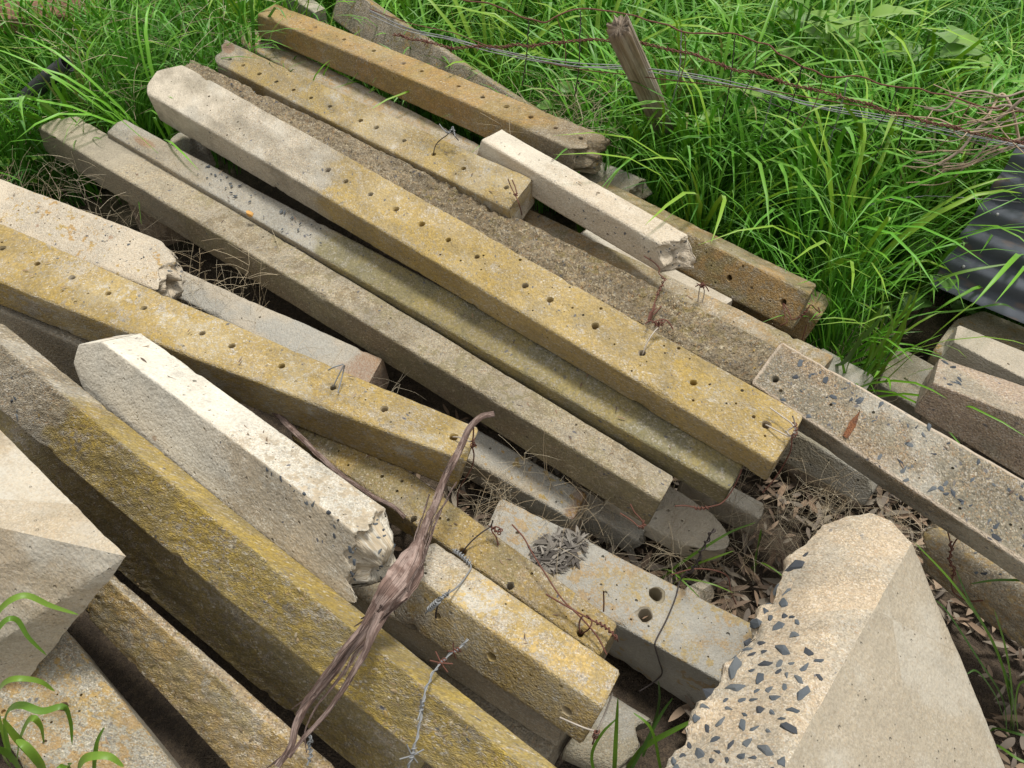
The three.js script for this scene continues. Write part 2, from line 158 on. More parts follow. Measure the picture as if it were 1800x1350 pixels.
  t_P13: [[[0.333,0.28,-0.89],[0.357,0.27,-0.898],[0.383,0.28,-0.885],[0.406,0.29,-0.883],[0.422,0.3,-0.883],[0.44,0.31,-0.899],[0.454,0.33,-0.917],[0.464,0.345,-0.935]]],
  t_P14: [[[0.244,0.27,-0.902],[0.252,0.26,-0.889],[0.265,0.25,-0.879],[0.273,0.24,-0.869],[0.26,0.25,-0.86],[0.246,0.25,-0.875],[0.224,0.25,-0.893]]],
  t_P33: [[[0.849,0.32,-0.836],[0.849,0.31,-0.823],[0.845,0.3,-0.778],[0.844,0.28,-0.765],[0.852,0.27,-0.753],[0.865,0.22,-0.743],[0.879,0.2,-0.735],[0.896,0.2,-0.722],[0.914,0.22,-0.712]],[[0.871,0.3,-0.823],[0.875,0.3,-0.804],[0.861,0.31,-0.801],[0.875,0.31,-0.809],[0.861,0.3,-0.797],[0.851,0.29,-0.784]]],
  t_P20: [[[-0.314,0.36,-0.423],[-0.316,0.36,-0.415],[-0.311,0.35,-0.411],[-0.314,0.35,-0.403],[-0.311,0.34,-0.394],[-0.316,0.33,-0.38]]],
  bark1: [[[-0.035,0.469,-0.976],[-0.059,0.47,-0.968],[-0.081,0.46,-0.948],[-0.096,0.445,-0.918],[-0.111,0.45,-0.87],[-0.129,0.43,-0.839],[-0.138,0.43,-0.795],[-0.148,0.45,-0.745],[-0.154,0.47,-0.698],[-0.158,0.48,-0.663],[-0.164,0.49,-0.633],[-0.174,0.5,-0.602],[-0.187,0.505,-0.578]]],
  bark1b: [[[-0.179,0.5,-0.594],[-0.195,0.5,-0.567],[-0.218,0.47,-0.555],[-0.236,0.46,-0.529],[-0.253,0.45,-0.513],[-0.272,0.435,-0.491],[-0.299,0.41,-0.467],[-0.319,0.39,-0.449],[-0.331,0.38,-0.422],[-0.335,0.37,-0.397],[-0.353,0.36,-0.369]]],
  bark1c: [[[-0.183,0.5,-0.581],[-0.199,0.48,-0.56],[-0.214,0.47,-0.533],[-0.224,0.46,-0.504],[-0.237,0.45,-0.484],[-0.253,0.43,-0.466],[-0.275,0.405,-0.443],[-0.298,0.39,-0.42],[-0.317,0.38,-0.403],[-0.336,0.37,-0.38]]],
  bark2: [[[-0.53,0.31,-1.122],[-0.46,0.33,-1.043],[-0.4,0.335,-0.979],[-0.347,0.33,-0.932],[-0.309,0.325,-0.907],[-0.273,0.32,-0.883],[-0.236,0.32,-0.863],[-0.211,0.31,-0.843]]],
  tube: [[[-1.509,0.43,-2.577],[-1.543,0.41,-2.578],[-1.641,0.35,-2.585],[-1.742,0.28,-2.559],[-1.823,0.23,-2.551]]],
  twig: [[[1.113,0.52,-1.789],[1.16,0.56,-1.799],[1.2,0.6,-1.833],[1.246,0.63,-1.835],[1.28,0.68,-1.836],[1.353,0.7,-1.861]],[[1.183,0.6,-1.862],[1.209,0.62,-1.84],[1.259,0.66,-1.897],[1.271,0.65,-1.865],[1.322,0.57,-1.844],[1.336,0.52,-1.789]],[[1.222,0.63,-1.865],[1.253,0.65,-1.856],[1.29,0.65,-1.827],[1.34,0.65,-1.812]],[[1.129,0.48,-1.826],[1.185,0.52,-1.783],[1.25,0.54,-1.816],[1.33,0.56,-1.819],[1.383,0.57,-1.815]],[[1.1,0.6,-1.938],[1.126,0.62,-1.89],[1.168,0.65,-1.917],[1.206,0.66,-1.913],[1.259,0.66,-1.882],[1.31,0.67,-1.892]],[[1.134,0.46,-1.947],[1.177,0.5,-1.894],[1.229,0.53,-1.828],[1.292,0.56,-1.833],[1.375,0.58,-1.84]],[[1.143,0.43,-1.845],[1.178,0.46,-1.853],[1.21,0.5,-1.822],[1.26,0.53,-1.814],[1.324,0.58,-1.826]],[[1.024,0.62,-1.854],[1.081,0.63,-1.821],[1.14,0.62,-1.777],[1.194,0.64,-1.76],[1.251,0.66,-1.751]],[[1.168,0.44,-1.807],[1.183,0.5,-1.794],[1.218,0.56,-1.799],[1.231,0.6,-1.819],[1.283,0.64,-1.831]],[[1.177,0.64,-1.891],[1.217,0.63,-1.835],[1.255,0.6,-1.79],[1.286,0.58,-1.742]]],
  corr: [[[1.329,0.58,-1.832],[1.163,0.22,-1.666],[1.176,0.47,-1.744],[1.385,0.48,-1.548]]],
  P32: [[[0.509,0.36,-0.713],[0.532,0.37,-0.745],[0.573,0.38,-0.778],[0.621,0.39,-0.793],[0.66,0.4,-0.794],[0.686,0.41,-0.771],[0.702,0.42,-0.718]]],
  P32b: [[[0.681,0.42,-0.695],[0.527,0.46,-0.52],[0.451,0.485,-0.434],[0.337,0.52,-0.296]]],
  P32c: [[[0.769,0.31,-0.617],[0.825,0.22,-0.485],[0.884,0.12,-0.374]]],
  P32d: [[[0.237,0.4,-0.363],[0.181,0.41,-0.286]]],
  marks: [[[0.726,0.0,-0.905],[-2.3,0.0,-3.72],[1.441,0.0,-3.052],[0.543,0.0,-0.981],[0.109,0.16,-0.855],[-0.736,0.338,-1.822],[-1.151,0.1,-2.199],[1.524,0.1,-3.609],[-0.881,0.2,-0.509],[-0.733,0.15,-0.439],[1.056,-0.0,-0.64],[0.249,0.0,-0.527],[1.193,0.0,-1.667],[0.24,0.0,-3.052],[-1.244,0.2,-1.547],[0.407,0.05,-0.787],[0.658,0.462,-0.956],[0.9,0.1,-1.473],[-2.005,0.1,-2.838],[0.793,0.1,-2.763]]],
  P22: [[[-0.623,0.5,-0.645],[-1.132,0.53,-1.055],[-1.152,0.56,-0.743],[-0.944,0.14,-0.535],[-1.253,0.1,-0.464]]],
  bladeL: [[[-0.906,0.3,-0.54],[-0.844,0.42,-0.555],[-0.775,0.5,-0.568],[-0.756,0.5,-0.576],[-0.729,0.47,-0.574],[-0.698,0.44,-0.574]],[[-0.901,0.3,-0.53],[-0.802,0.46,-0.536],[-0.779,0.48,-0.547],[-0.772,0.47,-0.55],[-0.762,0.44,-0.536],[-0.746,0.4,-0.524]],[[-0.862,0.2,-0.433],[-0.842,0.3,-0.464],[-0.762,0.45,-0.456],[-0.725,0.48,-0.454],[-0.703,0.46,-0.458],[-0.692,0.43,-0.455]],[[-0.853,0.2,-0.424],[-0.829,0.3,-0.455],[-0.738,0.42,-0.438],[-0.704,0.42,-0.429],[-0.677,0.42,-0.436],[-0.68,0.38,-0.431],[-0.69,0.33,-0.41]],[[-0.842,0.2,-0.419],[-0.763,0.35,-0.42],[-0.713,0.42,-0.419],[-0.71,0.4,-0.415],[-0.723,0.35,-0.405]],[[-0.849,0.2,-0.415],[-0.799,0.35,-0.411],[-0.781,0.42,-0.429]],[[-0.767,0.2,-0.379],[-0.731,0.35,-0.387],[-0.732,0.42,-0.396],[-0.734,0.46,-0.405]],[[-0.796,0.2,-0.379],[-0.766,0.35,-0.387],[-0.767,0.4,-0.387]],[[-0.754,0.2,-0.371],[-0.701,0.38,-0.369],[-0.709,0.42,-0.38],[-0.726,0.42,-0.388]]],
  bladeL2: [[[-0.693,0.2,-0.371],[-0.642,0.34,-0.39],[-0.626,0.38,-0.4],[-0.603,0.42,-0.406]],[[-0.707,0.2,-0.371],[-0.639,0.38,-0.365],[-0.608,0.42,-0.365],[-0.581,0.42,-0.365],[-0.565,0.4,-0.357]],[[-0.717,0.2,-0.371],[-0.668,0.36,-0.371],[-0.668,0.38,-0.36],[-0.686,0.36,-0.351]]],
  bladeC: [[[0.189,0.0,-0.424],[0.182,0.14,-0.442],[0.18,0.22,-0.473],[0.177,0.3,-0.495]],[[0.256,0.0,-0.495],[0.269,0.1,-0.525],[0.265,0.2,-0.534],[0.254,0.27,-0.536]],[[0.211,0.02,-0.458],[0.24,0.13,-0.471],[0.284,0.2,-0.477],[0.331,0.24,-0.487]],[[0.277,0.05,-0.41],[0.256,0.17,-0.433],[0.232,0.25,-0.467],[0.206,0.26,-0.485]],[[0.206,0.0,-0.434],[0.243,0.15,-0.477],[0.265,0.22,-0.502],[0.277,0.26,-0.51]],[[0.172,0.0,-0.424],[0.146,0.1,-0.464],[0.161,0.16,-0.484],[0.186,0.2,-0.497]],[[0.318,0.0,-0.464],[0.317,0.12,-0.477],[0.326,0.17,-0.478]]],
  bladeM: [[[0.335,0.02,-0.865],[0.367,0.1,-0.861],[0.424,0.17,-0.87],[0.467,0.2,-0.882],[0.512,0.22,-0.89]],[[0.361,0.02,-0.865],[0.4,0.1,-0.858],[0.439,0.15,-0.85],[0.469,0.17,-0.852]],[[0.555,0.01,-0.885],[0.545,0.08,-0.896],[0.539,0.14,-0.898],[0.538,0.17,-0.905]],[[0.359,0.02,-0.851],[0.373,0.08,-0.835],[0.427,0.1,-0.813],[0.474,0.09,-0.797]],[[0.326,0.02,-0.894],[0.346,0.1,-0.842],[0.372,0.12,-0.797],[0.397,0.1,-0.781]],[[0.551,0.01,-0.9],[0.555,0.08,-0.874],[0.585,0.09,-0.841],[0.613,0.07,-0.817]]],
  bladeR: [[[0.999,0.0,-0.538],[0.947,0.12,-0.565],[0.884,0.24,-0.618],[0.793,0.34,-0.687],[0.731,0.38,-0.745]],[[1.001,0.0,-0.538],[0.948,0.13,-0.566],[0.896,0.22,-0.638],[0.835,0.3,-0.677],[0.811,0.34,-0.713]],[[0.993,0.0,-0.538],[0.949,0.13,-0.57],[0.903,0.24,-0.612],[0.874,0.3,-0.653]],[[0.985,0.0,-0.532],[0.945,0.1,-0.567],[0.869,0.2,-0.603],[0.803,0.27,-0.67],[0.787,0.28,-0.682]],[[1.01,0.0,-0.538],[0.97,0.1,-0.567],[0.969,0.14,-0.584],[0.998,0.16,-0.587]],[[0.992,0.0,-0.548],[0.908,0.14,-0.568],[0.853,0.2,-0.583],[0.837,0.2,-0.576]]],
  bladeR2: [[[0.917,-0.0,-0.505],[0.915,0.08,-0.519],[0.934,0.12,-0.497],[0.972,0.12,-0.487]],[[0.92,0.0,-0.484],[0.896,0.1,-0.484],[0.915,0.12,-0.453],[0.949,0.12,-0.438]],[[0.974,0.36,-0.685],[0.911,0.36,-0.679],[0.874,0.34,-0.69],[0.845,0.31,-0.699]]],
  bladeG: [[[0.866,0.05,-1.522],[0.84,0.2,-1.375],[0.821,0.34,-1.313],[0.835,0.42,-1.304],[0.831,0.46,-1.307]],[[0.893,0.05,-1.393],[0.855,0.2,-1.375],[0.838,0.35,-1.341],[0.86,0.43,-1.332],[0.877,0.4,-1.326],[0.891,0.36,-1.311]],[[1.122,0.05,-1.713],[1.117,0.15,-1.614],[1.198,0.25,-1.525],[1.25,0.3,-1.49],[1.306,0.27,-1.502]],[[1.054,0.05,-1.713],[1.053,0.25,-1.582],[1.108,0.38,-1.513],[1.232,0.42,-1.507]]],
  beam: [[[-2.315,0.36,-3.089],[-1.672,0.36,-3.155]]],
  weeds: [[[1.124,0.5,-2.601],[1.34,0.5,-2.514],[0.691,0.45,-2.284],[1.502,0.5,-2.391],[0.161,0.35,-2.423],[0.964,0.5,-2.647]]]
};

// ---------------------------------------------------------------- ground
{
  const axis = []; for (let i = -70; i <= 70; i++) { const t = i / 70; axis.push(3.2 * t + 57 * t ** 5); }
  const n = axis.length, pos = [], uv = [], idx = [];
  for (let j = 0; j < n; j++) for (let i = 0; i < n; i++) {
    const x = axis[i] + 0.2, z = axis[j] - 1.6, y = 0.035 * pn(x * 1.3, 3, z * 1.3) + 0.014 * pn(x * 7, 9, z * 7) - 0.02;
    pos.push(x, y, z); uv.push(x, z); if (i && j) { const a = j * n + i; idx.push(a - n - 1, a - 1, a, a - n - 1, a, a - n); }
  }
  const g = new THREE.BufferGeometry(); g.setAttribute('position', new THREE.Float32BufferAttribute(pos, 3)); g.setAttribute('uv', new THREE.Float32BufferAttribute(uv, 2)); g.setIndex(idx); g.computeVertexNormals();
  const map = colourTex(1024, 1024, (i, j, o) => {
    const a = fbm(i / 24, j / 24), b = fbm(i / 90 + 40, j / 90), w = lat[(i * 7 + 13 & 255) | ((j * 5 & 255) << 8)], s = 0.3 + 0.32 * a + 0.2 * (w - 0.5);
    const straw = smooth(0.52, 0.62, fbm(i / 60 + j / 9, j / 60 - i / 9 + 33));
    o[0] = s * lerp(0.105, 0.2, b * 0.5 + straw * 0.5); o[1] = s * lerp(0.075, 0.145, b * 0.5 + straw * 0.5); o[2] = s * lerp(0.05, 0.09, b * 0.5 + straw * 0.5);
  });
  const bump = pebbleRelief.clone(); bump.repeat.set(2.2, 2.2); bump.needsUpdate = true;
  const m = new THREE.Mesh(g, new THREE.MeshStandardMaterial({ map, bumpMap: bump, bumpScale: 0.008, roughness: 1 }));
  put(m, 'ground', 'brown soil with leaf litter under the pile and grass', null, null, 'structure');
}

// ---------------------------------------------------------------- concrete
// colours are linear albedo
const C = { cream: [0.445, 0.39, 0.3], beige: [0.355, 0.308, 0.228], grey: [0.335, 0.32, 0.275], sand: [0.3, 0.25, 0.168], white: [0.61, 0.56, 0.46], brown: [0.25, 0.19, 0.11], dull: [0.235, 0.21, 0.15],
  mustard: [0.285, 0.183, 0.017], ochre: [0.285, 0.155, 0.024], olive: [0.16, 0.125, 0.026], umber: [0.12, 0.085, 0.035] };
const GRAIN = [[0.68, 0.62, 0.5], [0.34, 0.2, 0.09], [0.085, 0.07, 0.05], [0.5, 0.39, 0.23], [0.17, 0.13, 0.08], [0.46, 0.44, 0.4], [0.24, 0.17, 0.09], [0.05, 0.045, 0.035], [0.1, 0.08, 0.05], [0.3, 0.25, 0.16]];
const cell = (x, y, s) => { const xi = Math.floor(x), yi = Math.floor(y); return lat[((xi * 73856093) ^ (yi * 19349663) ^ (s * 83492791)) >>> 3 & 65535]; };
function concreteMap(L, w, h, o, seed, ppm) {
  const per = 2 * (w + h), W = clamp(Math.round(L * ppm), 32, 2048), H = clamp(Math.round(per * ppm), 32, 1024), r = rng(seed), ox = r() * 200, oy = r() * 200;
  const rust = o.rust ?? [], flecks = [];
  for (let k = 0; k < (o.flecks ?? 0) * L * per; k++) flecks.push([r() * L, r() * per, 0.002 + 0.004 * r() * r(), r() * 3.1, 0.4 + 0.6 * r()]);
  const data = colourTex(W, H, (i, j, c) => {
    const x = i / W * L, y = j / H * per;
    const f = y < w ? 0 : y < w + h ? 1 : y < 2 * w + h ? 2 : 3;
    const big = fbm(x * 5 + ox, y * 9 + oy), mid = fbm(x * 26 + oy, y * 30 + ox), fine = vn(x * 240 + ox, y * 240), jx = 2.2 * vn(x * 190 + 9, y * 190), gs = o.gs ?? 1, wn = cell(x * 330 * gs + jx, y * 330 * gs + jx * 0.7, seed), wn2 = cell(x * 520 * gs + 0.5 * jx, y * 520 * gs - jx, seed + 5);
    const base = o.base, b2 = o.base2 ?? base, t = smooth(0.35, 0.65, big + 0.3 * (mid - 0.5));
    const va = (o.grain ?? 0.3) < 0.42 ? 0.45 : 1, k = 0.95 + va * (0.46 * (mid - 0.5) + 0.2 * (fine - 0.5) + 0.22 * (wn - 0.5) + 0.5 * (big - 0.5));
    c[0] = lerp(base[0], b2[0], t) * k; c[1] = lerp(base[1], b2[1], t) * k; c[2] = lerp(base[2], b2[2], t) * k;
    // bare sand and fine gravel showing through the worn skin
    const zw = o.wear ? smooth(o.wear[0] - 0.06, o.wear[0] + 0.06, x + 0.18 * (big - 0.5)) * (1 - smooth(o.wear[1] - 0.06, o.wear[1] + 0.06, x + 0.18 * (big - 0.5))) : 1;
    const gr = (o.grain ?? 0.3) * (o.wear ? 0.25 + 0.75 * zw : 1) * smooth(0.25, 0.6, 0.55 * mid + 0.45 * wn2);
    const g = GRAIN[Math.floor((wn2 > 0.55 ? wn : wn2 / 0.55) * 9.99)];
    for (let q = 0; q < 3; q++) c[q] = lerp(c[q], g[q] * (o.tint ? o.tint[q] : 1), gr * 0.92);
    // pale lime bloom
    if (o.bloom) { const m = o.bloom * smooth(0.52, 0.7, fbm(x * 9 + 60 + ox, y * 11 + oy)) * (0.5 + 0.5 * wn); for (let q = 0; q < 3; q++) c[q] = lerp(c[q], [0.52, 0.5, 0.43][q], m); }
    // lichen crust
    const la = o.li ? o.li[f] : 0;
    if (la > 0) {
      let z = 1; if (o.zone) z = smooth(o.zone[0] - 0.03, o.zone[0] + 0.05, x + 0.16 * (mid - 0.5) + 0.05 * (big - 0.5)) * (1 - smooth(o.zone[1] - 0.05, o.zone[1] + 0.03, x + 0.12 * (mid - 0.5)));
      const n = 0.44 * fbm(x * 44 + ox, y * 44 + oy) + 0.4 * fbm(x * 13 + oy, y * 17 + ox) + 0.16 * wn2, th = 0.74 - 0.5 * la, dust = smooth(th - 0.06, th + 0.09, n) * smooth(-0.1, 0.55, wn);
      const cr = 0.62 * fbm(x * 78 + oy, y * 78 + 31) + 0.38 * fbm(x * 11 + 50 + ox, y * 13), crust = smooth(0.635 - 0.16 * la, 0.675 - 0.16 * la, cr) * (0.7 + 0.3 * wn), m = z * Math.max(dust * 0.86, crust);
      const tt = smooth(0.4, 0.62, fbm(x * 14 + 90, y * 14 + oy)), A = o.lc ?? C.mustard, B = o.lc2 ?? C.ochre, v = (0.6 + 0.55 * fine + 0.35 * wn2) * (1 + 0.08 * crust);
      for (let q = 0; q < 3; q++) c[q] = lerp(c[q], lerp(A[q], B[q], tt) * v, m * (o.lk ?? 0.8));
    }
    if (o.rim) { const yy = f === 0 ? Math.min(y, w - y) : 1, ed = Math.min(yy, x, L - x), m = o.rim * (1 - smooth(0.004, 0.01, ed + 0.006 * (mid - 0.5))); for (let q = 0; q < 3; q++) c[q] = lerp(c[q], [0.5, 0.41, 0.31][q], m); }
    const so = o.soot ?? ((o.grain ?? 0.3) > 0.44 ? 0.28 : 0.1);
    if (so) { const m = so * smooth(0.5, 0.68, fbm(x * 7 + 140 + ox, y * 16 + oy)) * (0.4 + 0.6 * wn2); for (let q = 0; q < 3; q++) c[q] = lerp(c[q], [0.07, 0.065, 0.05][q], m); }
    for (const s of rust) { const dx = (x - s[0]) / s[2], dy = (y - s[1]) / (s[3] ?? s[2]), q2 = dx * dx + dy * dy; if (q2 < 2.5) { const m = 0.9 * (1 - smooth(0.4, 1.2, q2 + 1.6 * (mid - 0.5))); const k2 = 0.8 * m * (0.4 + 0.6 * wn2); c[0] = lerp(c[0], 0.23 * (0.45 + mid), k2); c[1] = lerp(c[1], 0.105 * (0.45 + mid), k2); c[2] = lerp(c[2], 0.04, k2); } }
  });
  // cut faces of small gravel in the skin
  const d = data.image.data;
  for (const [fx, fy, fr, fa, fk] of flecks) {
    const z = o.wear ? (fx > o.wear[0] && fx < o.wear[1]) : true; if (!z) continue;
    const ca = Math.cos(fa), sa = Math.sin(fa), R = Math.ceil(fr * 1.7 * ppm);
    for (let b = -R; b <= R; b++) for (let a = -R; a <= R; a++) {
      const u = (a * ca + b * sa) / ppm / fr, v = (b * ca - a * sa) / ppm / fr * 1.7; if (u * u + v * v > 1 + 0.5 * (lat[(a * 31 + b * 57 + R * 7) & 65535] - 0.5)) continue;
      const px = ((Math.round(fx * ppm) + a) % W + W) % W, py = ((Math.round(fy * ppm) + b) % H + H) % H, k = (py * W + px) * 4;
      d[k] = lerp(d[k], 84, fk); d[k + 1] = lerp(d[k + 1], 84, fk); d[k + 2] = lerp(d[k + 2], 88, fk);
    }
  }
  return data;
}
const footprints = [];
const CSG = new Evaluator(); CSG.attributes = ['position', 'normal', 'uv']; CSG.useGroups = false;
const bodyOf = {}; // post data for things fixed to posts
let postSeed = 1;
function post(key, label, o) {
  const seed = ++postSeed * 101, r = rng(seed);
  const [F0, B0, G0, F1, B1, G1] = POST[key].p.map(V), holes = POST[key].holes;
  const low = new THREE.Vector3().addVectors(G0, G1).multiplyScalar(0.5); const org = new THREE.Vector3((F0.x + F1.x + B0.x + B1.x) / 4, Math.max(0, low.y), (F0.z + F1.z + B0.z + B1.z) / 4);
  const L = F0.distanceTo(F1), w0 = B0.distanceTo(F0), w1 = B1.distanceTo(F1), h0 = G0.distanceTo(F0), h1 = G1.distanceTo(F1), w = (w0 + w1) / 2, h = (h0 + h1) / 2;
  const dir = new THREE.Vector3().subVectors(F1, F0).normalize(), step = o.step ?? 0.009, rad = o.rad ?? 0.008;
  footprints.push([F0, B0, B1, F1].map((p) => [p.x, p.z]).concat([[G0.x, G0.z], [G1.x, G1.z]]));
  // section loop, F -> B -> H -> G
  const loop = []; let vacc = 0; const per = 2 * (w + h);
  const sides = [[w, 0, 0, 1, 0, 0, -1, step], [h, 1, 0, 0, 1, 1, 0, step * 1.6], [w, 1, 1, -1, 0, 0, 1, 0.03], [h, 0, 1, 0, -1, -1, 0, step]];
  sides.forEach(([len, a0, b0, da, db, nx, ny, st], s) => {
    const n = Math.max(3, Math.round((len - 2 * rad) / st));
    for (let k = 0; k <= n; k++) { const t = (rad + (len - 2 * rad) * k / n) / len; loop.push({ a: a0 + da * t, b: b0 + db * t, nx, ny, v: (vacc + t * len) / per, f: s, e: Math.min(t, 1 - t) * len, eid: t < 0.5 ? s : (s + 1) % 4 }); }
    // rounded arris to the next side
    const nxt = sides[(s + 1) % 4], ca = a0 + da * (len - rad) / len, cb = b0 + db * (len - rad) / len; // point where the arc begins
    for (let k = 1; k < 4; k++) {
      const q = k / 4 * Math.PI / 2, c = Math.cos(q), sn = Math.sin(q), nxx = nx * c + nxt[5] * sn, nyy = ny * c + nxt[6] * sn;
      // arc centre in a,b units
      const oa = ca - nx * rad / w, ob = cb - ny * rad / h;
      loop.push({ a: oa + nxx * rad / w, b: ob + nyy * rad / h, nx: nxx, ny: nyy, v: (vacc + len - rad + 2 * rad * k / 4) / per, f: s, e: 0, eid: (s + 1) % 4 });
    }
    vacc += len;
  });
  loop.push({ ...loop[0], v: loop[0].v + 1 });
  const nL = loop.length, xs = []; const nS = Math.max(8, Math.round(L / step));
  xs.push(0); for (let k = 0; k <= nS; k++) xs.push(0.005 + (L - 0.01) * k / nS); xs.push(L);
  const e0 = o.e0 ?? (() => 0), e1 = o.e1 ?? (() => 0), br0 = o.br0 ?? 0.0015, br1 = o.br1 ?? 0.0015;
  const jag = (a, b, s) => Math.max(0, 0.5 + 0.9 * pn(a * 2.3 * (w / 0.1) + s, b * 2.3 * (h / 0.1), s * 1.7) + 0.4 * pn(a * 5 + s, b * 5, s) + 0.12 * pn(a * 13, b * 13, s));
  const P = new THREE.Vector3(), Fx = new THREE.Vector3(), U = new THREE.Vector3(), G = new THREE.Vector3();
  const rough = o.rough ?? [0, 0, 0, 0], chip = (o.chip ?? 0.35) * 1.5, bow = (o.bow ?? 0.004) * (r() - 0.5) * 2 * L, wav = o.wav ?? 0.0022;
  function vert(x, a, b, q, capped) {
    const lo = e0(a, b) + br0 * jag(a, b, seed % 37), hi = L - e1(a, b) - br1 * jag(a, b, seed % 29 + 3), xx = clamp(x, lo, Math.max(lo, hi)), t = xx / L;
    Fx.lerpVectors(F0, F1, t); U.lerpVectors(B0, B1, t).sub(Fx); G.lerpVectors(G0, G1, t).sub(Fx);
    let da = 0, db = 0;
    if (q) {
      const X = xx, Y = a * w, Z = b * h, rg = rough[q.f];
      let d = wav * (pn(X * 5, Y * 9 + seed, Z * 9) + 0.4 * pn(X * 17, Y * 20, Z * 20 + seed)) + 0.0006 * pn(X * 90, Y * 90, Z * 90);
      if (rg) d += rg * (0.9 * pn(X * 26, Y * 30 + seed, Z * 30) + 0.7 * pn(X * 60, Y * 62, Z * 62 + seed) + 0.5 * pn(X * 120, Y * 120, Z * 120)) * clamp(q.e / 0.012, 0.25, 1);
      // spalled arrises
      const endK = (br1 > 0.02 ? 2.6 * clamp(1 - (L - X) / 0.13, 0, 1) : 0) + (br0 > 0.02 ? 2.6 * clamp(1 - X / 0.13, 0, 1) : 0), near = clamp(1 - q.e / (0.02 + 0.012 * endK), 0, 1); let c = 0;
      if (near > 0) { const s1 = pn(X * 7, q.eid * 9.1 + seed, 2.2), s2 = pn(X * 31, q.eid * 5.7, seed); c = near * (Math.max(0, s1 - 0.38 + 0.3 * s2 + 0.14 * endK) * 0.03 * chip + Math.max(0, s2 - 0.25) * 0.006 * chip); }
      da = (q.nx * d) / w - Math.sign(a - 0.5) * c / w; db = (q.ny * d) / h - Math.sign(b - 0.5) * c / h;
    }
    P.copy(Fx).addScaledVector(G, (bow * 4 * t * (1 - t)) / h).addScaledVector(U, a + da).addScaledVector(G, b + db).sub(org); return P;
  }
  const pos = [], uv = [], idx = [], add = (p, u, v) => { pos.push(p.x, p.y, p.z); uv.push(u, v); return pos.length / 3 - 1; };
  const grid = xs.map((x, s) => loop.map((q) => { const k = s === 0 || s === xs.length - 1 ? 1 - 0.008 / Math.min(w, h) : 1; return add(vert(x, 0.5 + (q.a - 0.5) * k, 0.5 + (q.b - 0.5) * k, q), x / L, q.v); }));
  for (let s = 0; s + 1 < xs.length; s++) for (let k = 0; k + 1 < nL; k++) { const a = grid[s][k], b = grid[s][k + 1], c = grid[s + 1][k + 1], d = grid[s + 1][k]; idx.push(a, b, c, a, c, d); }
  const cap = (s, x, flip) => {
    let prev = grid[s]; const R = [0.96, 0.92, 0.86, 0.8, 0.73, 0.66, 0.58, 0.5, 0.42, 0.34, 0.25, 0.15];
    for (const k of R) { const ring = loop.map((q) => add(vert(x, 0.5 + (q.a - 0.5) * k, 0.5 + (q.b - 0.5) * k, null), (x + (flip ? 1 : -1) * (1 - k) * 0.05) / L, q.v)); for (let i = 0; i + 1 < nL; i++) { const a = prev[i], b = prev[i + 1], c = ring[i + 1], d = ring[i]; flip ? idx.push(a, d, c, a, c, b) : idx.push(a, b, c, a, c, d); } prev = ring; }
    const m = add(vert(x, 0.5, 0.5, null), (x + (flip ? 1 : -1) * 0.05) / L, 0.5); for (let i = 0; i + 1 < nL; i++) flip ? idx.push(prev[i], m, prev[i + 1]) : idx.push(prev[i], prev[i + 1], m);
  };
  cap(0, 0, true); cap(xs.length - 1, L, false);
  let vol = 0; const A = new THREE.Vector3(), Bv = new THREE.Vector3(), Cv = new THREE.Vector3();
  for (let k = 0; k < idx.length; k += 3) { A.fromArray(pos, idx[k] * 3); Bv.fromArray(pos, idx[k + 1] * 3); Cv.fromArray(pos, idx[k + 2] * 3); vol += A.dot(Bv.cross(Cv)); }
  if (vol < 0) for (let k = 0; k < idx.length; k += 3) { const t = idx[k]; idx[k] = idx[k + 1]; idx[k + 1] = t; }
  let g = new THREE.BufferGeometry(); g.setAttribute('position', new THREE.Float32BufferAttribute(pos, 3)); g.setAttribute('uv', new THREE.Float32BufferAttribute(uv, 2)); g.setIndex(idx);
  smoothSeams(g);
  // tie-wire holes and blow holes, really drilled
  const uT = B0.clone().sub(F0).addScaledVector(dir, -B0.clone().sub(F0).dot(dir)).normalize(), uG = G0.clone().sub(F0).addScaledVector(dir, -G0.clone().sub(F0).dot(dir)).normalize();
  const drill = []; const cyl = (f, x, y, rr, depth) => {
    const c = new THREE.CylinderGeometry(rr, rr * 0.9, depth * 2, rr > 0.004 ? 12 : 7, 1), p = F0.clone().addScaledVector(dir, x).addScaledVector(f ? uG : uT, y).sub(org);
    c.applyQuaternion(new THREE.Quaternion().setFromUnitVectors(new THREE.Vector3(0, 1, 0), f ? uT.clone().negate() : uG.clone().negate())); c.translate(p.x, p.y, p.z);
    const u = c.attributes.uv, vv = f ? (per - y) / per : y / per; for (let k = 0; k < u.count; k++) u.setXY(k, x / L, vv); drill.push(c);
  };
  const bore = (f, x, y, rr, depth) => { // worn hole with a chipped mouth
    const c = new THREE.LatheGeometry([[0.00001, -depth], [rr * 0.85, -depth], [rr, -0.005], [rr * 1.12, -0.002], [rr * 1.42, 0.0015], [rr * 1.6, 0.012], [0.00001, 0.012]].map((q) => new THREE.Vector2(...q)), 14), P4 = c.attributes.position, ph = r() * 9;
    for (let k = 0; k < P4.count; k++) { const X = P4.getX(k), Z = P4.getZ(k), an = Math.atan2(Z, X), m = 1 + 0.16 * pn(Math.cos(an) * 1.6 + ph, Math.sin(an) * 1.6, ph) + (P4.getY(k) > -0.003 ? 0.3 * pn(Math.cos(an) * 2.4, Math.sin(an) * 2.4 + ph, 3) : 0); P4.setX(k, X * m); P4.setZ(k, Z * m); }
    c.computeVertexNormals(); const p = F0.clone().addScaledVector(dir, x).addScaledVector(f ? uG : uT, y).sub(org).addScaledVector(G0.clone().sub(F0).normalize(), f ? 0 : bow * 4 * (x / L) * (1 - x / L));
